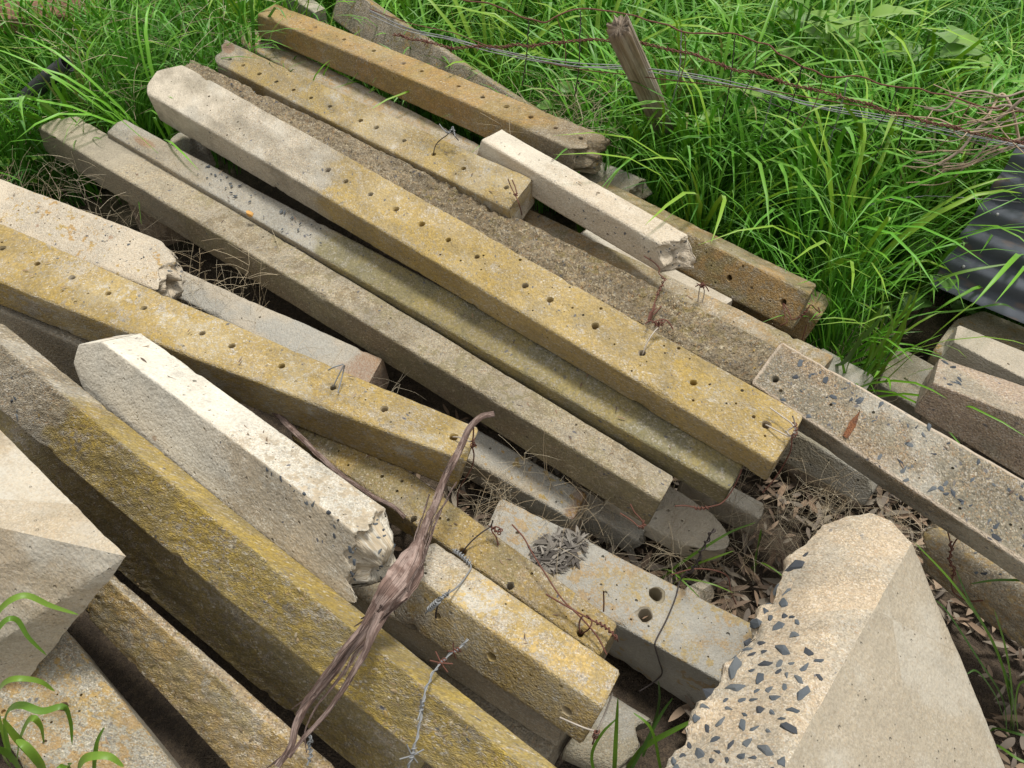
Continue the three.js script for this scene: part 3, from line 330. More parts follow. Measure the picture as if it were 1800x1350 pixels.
    c.applyQuaternion(new THREE.Quaternion().setFromUnitVectors(new THREE.Vector3(0, 1, 0), (f ? uT : uG).clone().negate().add(new THREE.Vector3((r() - 0.5) * 0.2, 0, (r() - 0.5) * 0.2)).normalize())); c.translate(p.x, p.y, p.z);
    const u = c.attributes.uv, vv = f ? (per - y) / per : y / per; for (let k = 0; k < u.count; k++) u.setXY(k, x / L, vv); drill.push(c);
  };
  for (const [f, x, y] of holes) bore(f, x, y, (o.holeR ?? 0.0066) * (0.85 + 0.3 * r()), o.holeD ?? 0.065);
  const taken = holes.map(([f, x, y]) => [f, x, y]);
  for (let k = 0; k < (o.pores ?? 0); k++) {
    const f = r() < (o.poreTop ?? 0.7) ? 0 : 1, x = (o.px ? lerp(o.px[0], o.px[1], r()) : 0.04 + r() * (L - 0.08)), t = x / L, y = 0.014 + r() * (lerp(f ? h0 : w0, f ? h1 : w1, t) - 0.028), rr = 0.0013 + 0.0031 * r() ** 2;
    if (taken.some((q) => q[0] === f && Math.hypot(q[1] - x, q[2] - y) < 0.016)) continue; taken.push([f, x, y]); cyl(f, x, y, rr, 0.006);
  }
  if (drill.length) {
    const a = new Brush(g.toNonIndexed()), b = new Brush(mergeGeometries(drill.map((c) => c.toNonIndexed()))); a.updateMatrixWorld(); b.updateMatrixWorld();
    g = CSG.evaluate(a, b, SUBTRACTION).geometry; g.clearGroups();
  }
  const map = concreteMap(L, w, h, o, seed, o.ppm ?? 620), rel = ({ pebble: pebbleRelief, pit: pitRelief }[o.relief] ?? sandRelief).clone(); rel.repeat.set(L / 0.36, per / 0.36); rel.offset.set(r(), r()); rel.needsUpdate = true;
  const mat = new THREE.MeshStandardMaterial({ map, bumpMap: rel, bumpScale: o.bump ?? 0.0028, roughness: o.gloss ?? 0.93 });
  const grp = new THREE.Group(); grp.position.copy(org); const body = part('concrete_body', g, mat, grp);
  put(grp, o.name ?? 'concrete_post', label, o.category ?? 'concrete post', o.group ?? 'broken concrete fence posts in the pile');
  bodyOf[key] = { grp, org, F0, B0, G0, F1, B1, G1, L, w, h, dir, uT, uG, mat, map };
  return grp;
}
function smoothSeams(g) { // normals averaged over vertices that share a place
  g.computeVertexNormals(); const p = g.attributes.position, n = g.attributes.normal, m = new Map();
  for (let i = 0; i < p.count; i++) { const k = `${Math.round(p.getX(i) * 2e4)},${Math.round(p.getY(i) * 2e4)},${Math.round(p.getZ(i) * 2e4)}`; const q = m.get(k); q ? q.push(i) : m.set(k, [i]); }
  const s = new THREE.Vector3(), t = new THREE.Vector3();
  for (const q of m.values()) if (q.length > 1) { s.set(0, 0, 0); for (const i of q) s.add(t.fromBufferAttribute(n, i)); s.normalize(); for (const i of q) n.setXYZ(i, s.x, s.y, s.z); }
}
// crushed stone set in concrete: angular pieces, a few shared shapes
const stoneShapes = [1, 2, 3, 4, 5, 6].map((s) => { const r = rng(s * 91), pts = []; for (let k = 0; k < 13; k++) { const t = r() * 6.283, z = r() * 2 - 1, q = Math.sqrt(1 - z * z); pts.push(new THREE.Vector3(q * Math.cos(t) * 1, z * 0.7, q * Math.sin(t) * (0.5 + 0.2 * r()))); } const g = new ConvexGeometry(pts); return g; });
const stoneMats = [[0.06, 0.07, 0.08], [0.085, 0.097, 0.107], [0.045, 0.05, 0.057], [0.105, 0.115, 0.12]].map((c) => std(c, 1, { flatShading: true }));
const tanMats = [[0.3, 0.22, 0.12], [0.22, 0.16, 0.085], [0.36, 0.3, 0.2], [0.16, 0.12, 0.07], [0.27, 0.185, 0.06]].map((c) => std(c, 0.9));
function setStone(parent, p, n, size, r, mats = stoneMats) {
  const m = part('stone', stoneShapes[Math.floor(r() * 6)], mats[Math.floor(r() * mats.length)], parent);
  m.quaternion.setFromUnitVectors(new THREE.Vector3(0, 1, 0), n).multiply(new THREE.Quaternion().setFromAxisAngle(new THREE.Vector3(0, 1, 0), r() * 6.283));
  m.scale.set(size, size * 0.5, size); m.position.copy(p).addScaledVector(n, -size * 0.12); shade(m); return m;
}
function stonesOn(key, f, n, x0, x1, y0, y1, s0, s1, seed, mats) { // y as a share of the face
  const b = bodyOf[key], r = rng(seed), nrm = f ? b.uT.clone().negate() : b.uG.clone().negate();
  for (let k = 0; k < n; k++) {
    const x = lerp(x0, x1, r()), y = lerp(y0, y1, r()), t = x / b.L, c0 = b.F0.clone().lerp(b.F1, t), c1 = (f ? b.G0 : b.B0).clone().lerp(f ? b.G1 : b.B1, t);
    setStone(b.grp, c0.lerp(c1, y).sub(b.org), nrm, lerp(s0, s1, r() ** 2), r, mats);
  }
}
function stonesOnEnd(key, n, s0, s1, seed) { // in the fracture at the near end
  const b = bodyOf[key], r = rng(seed), ray = new THREE.Raycaster(), body = b.grp.children[0]; b.grp.updateMatrixWorld(true);
  for (let k = 0; k < n; k++) {
    const a = 0.08 + 0.84 * r(), c = 0.08 + 0.84 * r(), p = b.F1.clone().addScaledVector(b.B1.clone().sub(b.F1), a).addScaledVector(b.G1.clone().sub(b.F1), c).addScaledVector(b.dir, 0.15); ray.set(p, b.dir.clone().negate());
    const h = ray.intersectObject(body)[0]; if (h) setStone(b.grp, h.point.clone().sub(b.org), h.face.normal.clone(), lerp(s0, s1, r() ** 2), r);
  }
}
// lumps and slabs cut from a few corners
function hull(pts, maxEdge, amp, seed, ampFn) {
  let g = new ConvexGeometry(pts); g.deleteAttribute('normal'); g = new TessellateModifier(maxEdge, 12).modify(g); g.deleteAttribute('normal'); g.deleteAttribute('uv');
  g = mergeVertices(g, 1e-5); g.computeVertexNormals(); const p = g.attributes.position, n = g.attributes.normal;
  for (let i = 0; i < p.count; i++) {
    const x = p.getX(i), y = p.getY(i), z = p.getZ(i), k = amp * (ampFn ? ampFn(x, y, z) : 1), d = k * (pn(x * 14 + seed, y * 14, z * 14) + 0.6 * pn(x * 37, y * 37 + seed, z * 37) + 0.3 * pn(x * 90, y * 90, z * 90 + seed));
    p.setXYZ(i, x + n.getX(i) * d, y + n.getY(i) * d, z + n.getZ(i) * d);
  }
  g = toCreasedNormals(g, 0.62);
  const q = g.attributes.position, uv = new Float32Array(q.count * 2), a = new THREE.Vector3(), b = new THREE.Vector3(), c = new THREE.Vector3();
  for (let i = 0; i < q.count; i += 3) {
    a.fromBufferAttribute(q, i); b.fromBufferAttribute(q, i + 1); c.fromBufferAttribute(q, i + 2); const m = b.clone().sub(a).cross(c.clone().sub(a)), ax = Math.abs(m.x), ay = Math.abs(m.y), az = Math.abs(m.z);
    [a, b, c].forEach((v, k) => { uv[(i + k) * 2] = ay >= ax && ay >= az ? v.x : ax >= az ? v.z : v.x; uv[(i + k) * 2 + 1] = ay >= ax && ay >= az ? v.z : v.y; });
  }
  g.setAttribute('uv', new THREE.BufferAttribute(uv, 2)); return g;
}
function lumpMat(o, seed, size = 0.5, ppm = 900) { // uv in metres
  const map = concreteMap(size, size / 4, size / 4, { ...o, li: o.li ? [o.li, o.li, o.li, o.li] : null }, seed, ppm); map.repeat.set(1 / size, 1 / size);
  const rel = ({ pebble: pebbleRelief, pit: pitRelief }[o.relief] ?? sandRelief).clone(); rel.repeat.set(1 / 0.36, 1 / 0.36); rel.needsUpdate = true;
  return new THREE.MeshStandardMaterial({ map, bumpMap: rel, bumpScale: o.bump ?? 0.0026, roughness: 0.94 });
}
function lump(pts, mat, maxEdge, amp, seed, name, label, category, group, ampFn) {
  const ps = pts.map(V), org = new THREE.Vector3(); ps.forEach((p) => org.add(p)); org.multiplyScalar(1 / ps.length); org.y = Math.min(...ps.map((p) => p.y));
  const g = hull(ps.map((p) => p.clone().sub(org)), maxEdge, amp, seed, ampFn && ((x, y, z) => ampFn(x + org.x, y + org.y, z + org.z)));
  const grp = new THREE.Group(); grp.position.copy(org); part('concrete_body', g, mat, grp); put(grp, name, label, category, group);
  footprints.push(ps.map((p) => [p.x, p.z])); return grp;
}
// ---------------------------------------------------------------- the posts of the pile
const M = C, z1 = POST.P1.holes[0][1] + 0.03;
post('P1', 'long mustard-lichened post on top with wire holes and a bare pointed far end', { base: M.beige, base2: M.cream, grain: 0.45, wear: [0.35, 9], li: [0.8, 0.5, 0, 0.98], zone: [z1, 9], lk: 0.78, lc2: [0.25, 0.165, 0.026], flecks: 260, bloom: 0.35, pores: 130, poreTop: 0.9, step: 0.008, ppm: 760, e0: (a) => Math.max(0, a - 0.55) * 0.2 + Math.max(0, 0.2 - a) * 0.12, br0: 0.006, chip: 0.4 });
post('P13', 'olive post squeezed between the long mustard post and the grey-brown post before it', { base: M.beige, base2: M.grey, grain: 0.42, li: [0.9, 0.4, 0, 0.9], zone: [1.0, 9], lc: [0.125, 0.105, 0.03], lc2: [0.19, 0.145, 0.03], lk: 0.85, tint: [0.66, 0.6, 0.44], flecks: 500, rust: [[0.17, 0.05, 0.06, 0.025]], pores: 14, step: 0.009, e0: (a) => Math.max(0, a - 0.6) * 0.06, soot: 0.3 });
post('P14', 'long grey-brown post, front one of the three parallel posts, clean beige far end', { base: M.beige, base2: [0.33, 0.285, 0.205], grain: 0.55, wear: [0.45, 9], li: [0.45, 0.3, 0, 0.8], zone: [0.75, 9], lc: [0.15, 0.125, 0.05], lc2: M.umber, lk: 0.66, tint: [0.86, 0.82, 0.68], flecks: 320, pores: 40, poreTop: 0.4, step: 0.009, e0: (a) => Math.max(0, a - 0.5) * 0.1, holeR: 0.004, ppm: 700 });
post('P2', 'pebbly rough-faced post lying behind the long mustard post', { base: [0.2, 0.155, 0.095], base2: [0.25, 0.2, 0.13], grain: 0.7, li: [0.2, 0.1, 0, 0.2], zone: [1.1, 9], lc: M.umber, lc2: M.olive, lk: 0.5, flecks: 900, rough: [0.012, 0, 0, 0], gs: 0.6, step: 0.0052, relief: 'pebble', bump: 0.006, chip: 1, br0: 0.006, tint: [0.8, 0.76, 0.64] });
post('P3', 'speckled yellow holed post ending square beside the short white post', { base: M.dull, base2: M.beige, grain: 0.5, li: [0.78, 0.4, 0, 0.6], zone: [0.12, 9], lc: [0.28, 0.185, 0.025], lc2: [0.24, 0.16, 0.035], lk: 0.7, bloom: 0.5, flecks: 250, pores: 40, br0: 0.03, rough: [0.0008, 0, 0, 0], rust: [[0.05, 0.1, 0.035]] });
post('P4', 'ochre holed post with a snapped grey end, highest in the photo next to the grass', { base: M.brown, base2: M.sand, grain: 0.5, li: [0.85, 0.4, 0, 0.7], zone: [-1, 1.34], lc: [0.25, 0.165, 0.032], lc2: [0.29, 0.165, 0.028], lk: 0.72, pores: 40, br1: 0.045, step: 0.008, chip: 0.3 });
post('P36', 'dim brown post in the gap under the ochre holed post', { base: M.sand, base2: M.beige, grain: 0.4, li: [0.4, 0, 0, 0.4], lc: M.olive, lk: 0.6, step: 0.014, ppm: 420 });
post('P5', 'grey speckled post slanting down behind the ochre holed post against the grass', { base: M.dull, base2: [0.27, 0.235, 0.18], grain: 0.5, li: [0.5, 0, 0, 0.2], lc: M.olive, step: 0.012, ppm: 460 });
post('P5b', 'pale post end at the top edge behind the ochre holed post', { base: M.grey, base2: M.cream, grain: 0.2, step: 0.014, ppm: 420 });
post('P8c', 'grey broken post end under the snapped end of the ochre post', { base: M.grey, base2: M.dull, grain: 0.35, br1: 0.05, step: 0.01, ppm: 460, flecks: 200 });
post('P6', 'short bright cream post with a chipped end lying on the yellow posts by the grass', { base: [0.65, 0.585, 0.465], base2: [0.54, 0.46, 0.345], grain: 0.38, wear: [0.18, 9], flecks: 120, pores: 22, poreTop: 0.6, e0: (a, b) => 0.03 * (1 - b) * (0.3 + 0.7 * a), br1: 0.03, step: 0.007, ppm: 760, rust: [[0.01, 0.3, 0.03]] });
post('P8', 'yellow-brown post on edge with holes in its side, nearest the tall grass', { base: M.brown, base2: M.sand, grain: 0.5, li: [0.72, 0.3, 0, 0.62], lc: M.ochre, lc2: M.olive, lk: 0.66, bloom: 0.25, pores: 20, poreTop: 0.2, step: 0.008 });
post('P8b', 'ochre post just below and behind the yellow-brown post by the grass', { base: M.brown, base2: M.sand, grain: 0.45, li: [0.6, 0.3, 0, 0.7], lc: M.ochre, lc2: M.olive, lk: 0.6, step: 0.012, ppm: 460 });
post('P9b', 'pale cream post almost hidden below the short cream post', { base: M.white, base2: M.cream, grain: 0.2, step: 0.012, ppm: 420 });
post('P9', 'flat tan post strip between the pebbly post and the cream post', { base: M.sand, base2: M.beige, grain: 0.55, li: [0.55, 0.2, 0, 0.4], lc: M.ochre, lc2: M.olive, lk: 0.6, pores: 30, flecks: 200, step: 0.009, chip: 0.7 });
post('P7', 'grey pebble-studded post running off the right edge with a rust-stained hole', { base: M.dull, base2: [0.25, 0.19, 0.12], grain: 0.7, bloom: 0.4, flecks: 900, pores: 18, poreTop: 1, step: 0.0075, ppm: 900, relief: 'sand', bump: 0.0028, rough: [0.0007, 0, 0, 0], chip: 0.2, tint: [0.84, 0.8, 0.78], rim: 0.75 });
post('P10b', 'yellowish slab behind the two square posts at the right edge', { base: M.sand, base2: M.beige, grain: 0.4, li: [0.3, 0, 0, 0.2], lc: M.olive, flecks: 160, pores: 20, step: 0.014, ppm: 420, e0: (a) => Math.max(0, a - 0.6) * 0.12, rad: 0.02 });
post('P10', 'rear one of two square cream posts at the right edge', { base: M.cream, base2: M.white, grain: 0.25, step: 0.009, pores: 6, rad: 0.004 });
post('P11', 'front one of two square posts at the right edge, pinkish gravelly top', { base: M.beige, base2: [0.4, 0.3, 0.22], grain: 0.6, flecks: 300, step: 0.009, rad: 0.004 });
post('P12', 'low grey block half in the grass between the pile and the square posts', { base: M.grey, base2: M.dull, grain: 0.3, step: 0.012, ppm: 420, name: 'concrete_block', category: 'block' });
post('P12a', 'short pale slab end beside the tan strip post near the grass', { base: M.cream, base2: M.grey, grain: 0.25, step: 0.01, ppm: 460 });
post('P15', 'cream broken-ended post entering from the left edge above the yellow holed post', { base: [0.55, 0.47, 0.35], base2: M.cream, grain: 0.4, wear: [0.55, 9], flecks: 130, pores: 60, poreTop: 1, br1: 0.06, e1: (a) => Math.max(0, a - 0.65) * 0.2, step: 0.008, li: [0.12, 0, 0, 0.1], rust: [[0.95, 0.1, 0.008], [0.72, 0.05, 0.006]] });
post('P16', 'bright yellow holed post from the left edge ending under the hanging bark', { base: M.sand, base2: M.beige, grain: 0.55, li: [0.7, 0.5, 0, 0.6], zone: [-1, 9], lc: M.mustard, lc2: [0.3, 0.2, 0.04], lk: 0.76, bloom: 0.7, flecks: 160, pores: 45, poreTop: 0.95, step: 0.008, ppm: 720 });
post('P17', 'smooth pale post with a rusty square end under the yellow holed post', { base: M.cream, base2: M.grey, grain: 0.18, rust: [[0.75, 0.03, 0.09, 0.3]], pores: 12, step: 0.01 });
post('P28', 'cracked pale brown post with a rusty end under the grey-brown post', { base: M.beige, base2: M.grey, grain: 0.25, rust: [[0.35, 0.05, 0.035, 0.4]], pores: 16, step: 0.009, li: [0.1, 0, 0, 0] });
post('P35', 'brown post in shadow beneath the left part of the yellow holed post', { base: M.beige, base2: M.sand, grain: 0.5, step: 0.014, ppm: 420 });
post('P18', 'big white cream post with a wedge-cut end and a broken gravelly end, left of centre', { base: [0.68, 0.635, 0.53], base2: [0.58, 0.53, 0.43], grain: 0.5, relief: 'pit', bump: 0.005, wear: [0.46, 9], gs: 1, li: [0.32, 0, 0, 0.8], zone: [0.5, 9], lc: [0.36, 0.28, 0.175], lc2: [0.27, 0.215, 0.14], lk: 0.75, flecks: 170, pores: 120, poreTop: 0.12, step: 0.0065, ppm: 980, e0: (a, b) => (b < 0.25 ? (0.25 - b) * 0.3 : 0) + (b > 0.5 ? (b - 0.5) * 0.2 : 0), br1: 0.05, chip: 0.8, rad: 0.005, rust: [[0.03, 0.07, 0.03, 0.02], [0.3, 0.4, 0.008]] });
post('P19', 'rough mossy mustard post with one smooth yellow side, running to the bottom edge', { base: M.sand, base2: M.beige, grain: 0.62, li: [0.9, 0.4, 0, 0.72], zone: [0.42, 9], lc: [0.33, 0.225, 0.018], lc2: [0.24, 0.17, 0.022], gs: 0.62, gloss: 0.8, lk: 0.8, flecks: 160, rough: [0.0003, 0, 0, 0.0036], step: 0.0058, ppm: 760, relief: 'pebble', bump: 0.003, chip: 0.6, bloom: 0.35 });
post('P20', 'mossy rough post in the shade of the mustard post, below it', { base: M.sand, base2: M.beige, grain: 0.6, li: [0.4, 0.3, 0, 0.66], gs: 0.62, gloss: 0.8, lc: [0.24, 0.17, 0.022], lc2: [0.2, 0.15, 0.028], lk: 0.66, rough: [0, 0, 0, 0.0042], step: 0.008, relief: 'pebble', bump: 0.003, chip: 1.1 });
post('P21', 'rough orange-brown post with a pale edge, lowest of the three rough posts', { base: M.sand, base2: [0.36, 0.27, 0.16], grain: 0.65, li: [0.15, 0.3, 0, 0.62], lc: [0.32, 0.2, 0.035], lc2: [0.22, 0.155, 0.03], gs: 0.62, gloss: 0.8, lk: 0.66, rough: [0, 0, 0, 0.0042], step: 0.007, ppm: 800, relief: 'pebble', bump: 0.003, chip: 0.9, bloom: 0.4 });
post('P23', 'grey post with orange lichen spots and one hole in the bottom left corner', { base: M.grey, base2: [0.3, 0.28, 0.22], grain: 0.65, li: [0.4, 0.1, 0, 0.3], lc: [0.36, 0.215, 0.03], lc2: M.ochre, lk: 0.62, pores: 30, step: 0.007, ppm: 1000, flecks: 150 });
post('P25', 'yellow-brown holed post behind the bark, partly below the short yellow post', { base: M.sand, base2: M.brown, grain: 0.55, li: [0.66, 0.3, 0, 0.5], lc: M.mustard, lc2: M.olive, lk: 0.62, pores: 40, poreTop: 1, flecks: 130, step: 0.008, ppm: 800, holeR: 0.0062 });
post('P24', 'short yellow speckled post with a white chipped corner, front centre of the pile', { base: M.cream, base2: M.beige, grain: 0.62, li: [0.56, 0.2, 0, 0.8], lc: [0.4, 0.26, 0.05], lc2: M.mustard, lk: 0.7, bloom: 0.7, pores: 30, poreTop: 0.3, step: 0.0065, ppm: 1050, zone: [0.07, 9], chip: 0.9 });
post('P26', 'smooth pale grey post with two large round holes beside the leaf litter', { base: M.grey, base2: [0.36, 0.34, 0.29], grain: 0.15, li: [0.42, 0, 0, 0.1], lc: M.mustard, lc2: M.ochre, lk: 0.6, pores: 46, poreTop: 0.95, holeR: 0.0125, holeD: 0.115, step: 0.008, ppm: 900, rad: 0.005 });
post('S2', 'hidden post directly under the short yellow speckled post', { base: M.beige, base2: M.sand, grain: 0.45, step: 0.012, ppm: 460 });
post('S3', 'lowest post on the ground under the short yellow speckled post', { base: M.beige, base2: M.sand, grain: 0.45, step: 0.014, ppm: 420 });
post('P27', 'rounded grey block at the bottom edge among the grass blades', { base: M.grey, base2: M.dull, grain: 0.3, rad: 0.03, step: 0.009, ppm: 800, name: 'concrete_block', category: 'block', br1: 0.03 });
post('P29', 'white tombstone-shaped slab with a rounded end beside the leaf litter', { base: M.white, base2: M.cream, grain: 0.15, pores: 22, poreTop: 1, e1: (a) => 0.085 * Math.abs(2 * a - 1) ** 2.6, step: 0.007, ppm: 800, name: 'concrete_slab', category: 'slab', br1: 0.006 });
post('P30', 'small pale-topped post end poking out of the litter under the long mustard post', { base: M.white, base2: M.cream, grain: 0.2, step: 0.008, ppm: 700, e1: (a) => Math.max(0, a - 0.5) * 0.03 });
post('P31', 'smooth grey post with a slanted tip under the pebble-studded post', { base: M.grey, base2: M.dull, grain: 0.15, pores: 20, poreTop: 0.1, step: 0.009, ppm: 700, e1: (a, b) => Math.max(0, 0.4 - b) * 0.06 });
post('P37', 'small grey post stub with a broken tip beside the white slab', { base: M.grey, base2: M.cream, grain: 0.25, step: 0.008, ppm: 700, br1: 0.03 });
post('P33', 'yellow gravelly post low at the right edge with rusty wire over it', { base: M.sand, base2: M.beige, grain: 0.7, li: [0.45, 0, 0, 0.3], lc: [0.42, 0.29, 0.08], lc2: M.ochre, lk: 0.5, rough: [0.0006, 0, 0, 0.004], br0: 0.03, flecks: 300, step: 0.0075, ppm: 900, rad: 0.012, relief: 'pebble', bump: 0.002 });
// gravel showing in their skins
stonesOn('P7', 0, 105, 0.05, 0.72, 0.05, 0.96, 0.0045, 0.0125, 501);
stonesOn('P2', 0, 60, 0.25, 1.0, 0.08, 0.92, 0.0045, 0.01, 502);
stonesOn('P13', 0, 34, 0.45, 1.0, 0.1, 0.9, 0.004, 0.009, 503);
stonesOn('P14', 0, 26, 0.5, 1.0, 0.05, 0.95, 0.003, 0.008, 504);
stonesOn('P1', 0, 24, 0.3, 0.85, 0.1, 0.95, 0.003, 0.007, 505);
stonesOn('P11', 0, 7, 0.01, 0.06, 0.1, 0.9, 0.007, 0.014, 506);
stonesOn('P33', 0, 24, 0.05, 0.34, 0.08, 0.95, 0.003, 0.008, 507);
stonesOn('P18', 1, 12, 0.58, 0.8, 0.0, 0.12, 0.0045, 0.009, 508); stonesOn('P18', 1, 9, 0.76, 0.83, 0.1, 0.6, 0.004, 0.009, 548);
stonesOn('P18', 0, 14, 0.6, 0.8, 0.3, 0.98, 0.003, 0.008, 509);
stonesOn('P6', 1, 16, 0.35, 0.66, 0.05, 0.9, 0.003, 0.007, 510);
stonesOn('P19', 1, 14, 0.12, 0.4, 0.1, 0.9, 0.005, 0.011, 511);
stonesOn('P15', 0, 14, 0.9, 1.1, 0.2, 0.9, 0.003, 0.007, 512);
stonesOn('P2', 0, 150, 0.95, 2.25, 0.08, 0.95, 0.004, 0.009, 521, tanMats);
stonesOn('P19', 1, 90, 0.35, 1.6, 0.05, 0.95, 0.0035, 0.0085, 522, tanMats);
stonesOn('P20', 1, 50, 0.3, 1.25, 0.1, 0.95, 0.0035, 0.008, 523, tanMats);
stonesOn('P21', 1, 60, 0.1, 0.7, 0.05, 0.95, 0.0035, 0.0085, 524, tanMats);
stonesOnEnd('P18', 26, 0.004, 0.009, 531); stonesOnEnd('P15', 12, 0.004, 0.008, 532); stonesOnEnd('P6', 10, 0.003, 0.007, 533); stonesOnEnd('P4', 14, 0.004, 0.009, 534);
{ // rusted iron showing in the pebble-studded post
  const b = bodyOf.P7, r = rng(9), n = b.uG.clone().negate(), p = V(PATH.marks[0][16]);
  const pts = []; for (let k = 0; k < 26; k++) { const t = r() * 2 - 1, q = 0.011 * Math.sqrt(1 - t * t) * (0.55 + 0.45 * t); pts.push(new THREE.Vector3((r() * 2 - 1) * q * 1.3, (r() - 0.4) * 0.007, t * 0.036)); }
  const m = part('rusted_iron', hull(pts, 0.005, 0.0028, 3), lumpMat({ base: [0.2, 0.075, 0.028], base2: [0.12, 0.05, 0.025], grain: 0.3, tint: [0.6, 0.35, 0.2], relief: 'pebble', bump: 0.004 }, 4301, 0.2, 1200), b.grp); m.position.copy(p).sub(b.org).addScaledVector(n, 0.0005);
  m.quaternion.setFromUnitVectors(new THREE.Vector3(0, 1, 0), n).multiply(new THREE.Quaternion().setFromAxisAngle(new THREE.Vector3(0, 1, 0), -0.62)); shade(m);
}
// the big broken slab in the right foreground: two planes meeting in a ridge
{
  const top = PATH.P32[0], ridge = PATH.P32b[0], right = PATH.P32c[0], left = PATH.P32d[0];
  const pts = [...top, ridge[0], ridge[3], ...right, ...left, ...top.map((p) => [p[0] * 0.9 + 0.13, 0.1, p[2] * 0.85]), [left[1][0] + 0.24, 0.0, left[1][2] + 0.05], [right[2][0] - 0.02, 0.0, right[2][2]], [right[0][0], 0.06, right[0][2]], [ridge[3][0] + 0.12, 0.0, ridge[3][2] + 0.08]];
  const T1 = V(top[0]), T2 = V(left[1]), T0 = V(top[4]), dl = new THREE.Vector3(), ab = T2.clone().sub(T1), len = ab.length(); ab.normalize();
  const fromBreak = (x, y, z) => { dl.set(x, y, z).sub(T1); const t = dl.dot(ab); return dl.addScaledVector(ab, -t).length(); };
  const mat = lumpMat({ base: M.cream, base2: [0.45, 0.36, 0.25], grain: 0.5, flecks: 60, bump: 0.0014 }, 4001, 0.62, 1150);
  const grp = lump(pts, mat, 0.012, 0.0018, 41, 'broken_slab', 'big pale slab with a rounded tip and a broken edge full of blue stones, right foreground', 'concrete slab', null, (x, y, z) => 1 + 11 * (1 - smooth(0.0, 0.04, fromBreak(x, y, z))));
  { // the smooth cast side right of the ridge
    const all = grp.children[0].geometry, P = all.attributes.position, N = all.attributes.normal, U = all.attributes.uv, A = V(ridge[0]).sub(grp.position), D = V(ridge[3]).sub(V(ridge[0])), cut = [[], []];
    for (let i = 0; i < P.count; i += 3) { const x = (P.getX(i) + P.getX(i + 1) + P.getX(i + 2)) / 3 - A.x, z = (P.getZ(i) + P.getZ(i + 1) + P.getZ(i + 2)) / 3 - A.z; cut[x * D.z - z * D.x > 0 ? 1 : 0].push(i, i + 1, i + 2); }
    const made = cut.map((ix) => { const g = new THREE.BufferGeometry(); for (const [n, at] of [['position', P], ['normal', N], ['uv', U]]) { const w = at.itemSize, arr = new Float32Array(ix.length * w); ix.forEach((i, k) => { for (let q = 0; q < w; q++) arr[k * w + q] = at.array[i * w + q]; }); g.setAttribute(n, new THREE.BufferAttribute(arr, w)); } return g; });
    grp.children[0].geometry = made[0]; shade(part('smooth_side', made[1], lumpMat({ base: [0.4, 0.345, 0.255], base2: M.beige, grain: 0.22, bump: 0.005, relief: 'pit', soot: 0.14, bloom: 0.35 }, 4002, 0.6, 800), grp));
  }
  // crushed stone in its broken margin
  grp.updateMatrixWorld(true); const body = grp.children[0]; body.geometry.computeBoundingBox(); const ray = new THREE.Raycaster(), r = rng(77), tri = [];
  body.material.side = THREE.DoubleSide;
  for (let k = 0; k < 2500 && tri.length < 175; k++) {
    const t = r(), s = Math.pow(r(), 1.25) * 0.2 - 0.012, q = T1.clone().lerp(T2, t * 1.02), far = V(top[5]).lerp(V(ridge[3]), t); q.lerp(far, s / q.distanceTo(far)); q.y += 0.4;
    if (s > 0.03 + 0.17 * smooth(0.15, 0.75, t)) continue;
    ray.set(q, new THREE.Vector3(0, -1, 0)); const h = ray.intersectObject(body)[0]; if (!h || h.point.y < 0.3) continue;
    const size = (0.0075 + 0.0155 * r() ** 1.3) * (s < 0.05 ? 1.15 : 1); if (tri.some((o) => o.p.distanceTo(h.point) < (o.s + size) * 0.86)) continue;
    let n = h.face.normal.clone(); if (n.y < 0) n.negate(); tri.push({ p: h.point.clone(), s: size, n });
  }
  body.material.side = THREE.FrontSide;
  for (const o of tri) setStone(grp, o.p.clone().sub(grp.position), o.n, o.s, r);
}
{ // the large block in the left foreground
  const q = PATH.P22[0], pts = [...q, [q[1][0] - 0.1, 0.1, q[1][2] + 0.05]];
  lump(pts, lumpMat({ base: M.cream, base2: [0.42, 0.345, 0.24], grain: 0.3, bump: 0.005, relief: 'pit', soot: 0.22, bloom: 0.5 }, 4101, 0.6, 900), 0.011, 0.0034, 12, 'concrete_block', 'large cream concrete block with one sharp corner at the left edge', 'block', null, null);
}
// rubble
const rubbleMat = lumpMat({ base: M.cream, base2: M.grey, grain: 0.4, flecks: 200 }, 4201, 0.4, 700), earthMat = lumpMat({ base: [0.26, 0.2, 0.14], base2: [0.33, 0.26, 0.18], grain: 0.4 }, 4202, 0.4, 600);
function rubble(c, sx, sy, sz, seed, label, mat = rubbleMat, turn = 0) {
  const r = rng(seed), pts = []; for (let k = 0; k < 18; k++) { const t = r() * 6.283, z = r() * 2 - 1, q = Math.sqrt(1 - z * z), a = q * Math.cos(t), b = q * Math.sin(t), m = 0.85 / Math.max(Math.abs(a), Math.abs(b), Math.abs(z)) * 0.6 + 0.4, x0 = a * m * sx, z0 = b * m * sz; pts.push([c[0] + x0 * Math.cos(turn) + z0 * Math.sin(turn), c[1] + z * m * sy, c[2] - x0 * Math.sin(turn) + z0 * Math.cos(turn)]); }
  lump(pts, mat, 0.012, 0.003, seed, 'rubble', label, 'rubble', 'loose rubble between the posts');
}
const mk = PATH.marks[0];
rubble([0.40, 0.045, -0.80], 0.055, 0.04, 0.035, 61, 'white rubble lump at the edge of the leaf litter by the grey holed post', rubbleMat, 0.5);
rubble([0.33, 0.1, -1.0], 0.03, 0.09, 0.03, 62, 'upright pale shard beside the end of the grey-brown post', rubbleMat, 0.6);
rubble([-1.98, 0.08, -2.75], 0.12, 0.1, 0.09, 63, 'brown gravelly lump at the left edge below the black hose', earthMat);
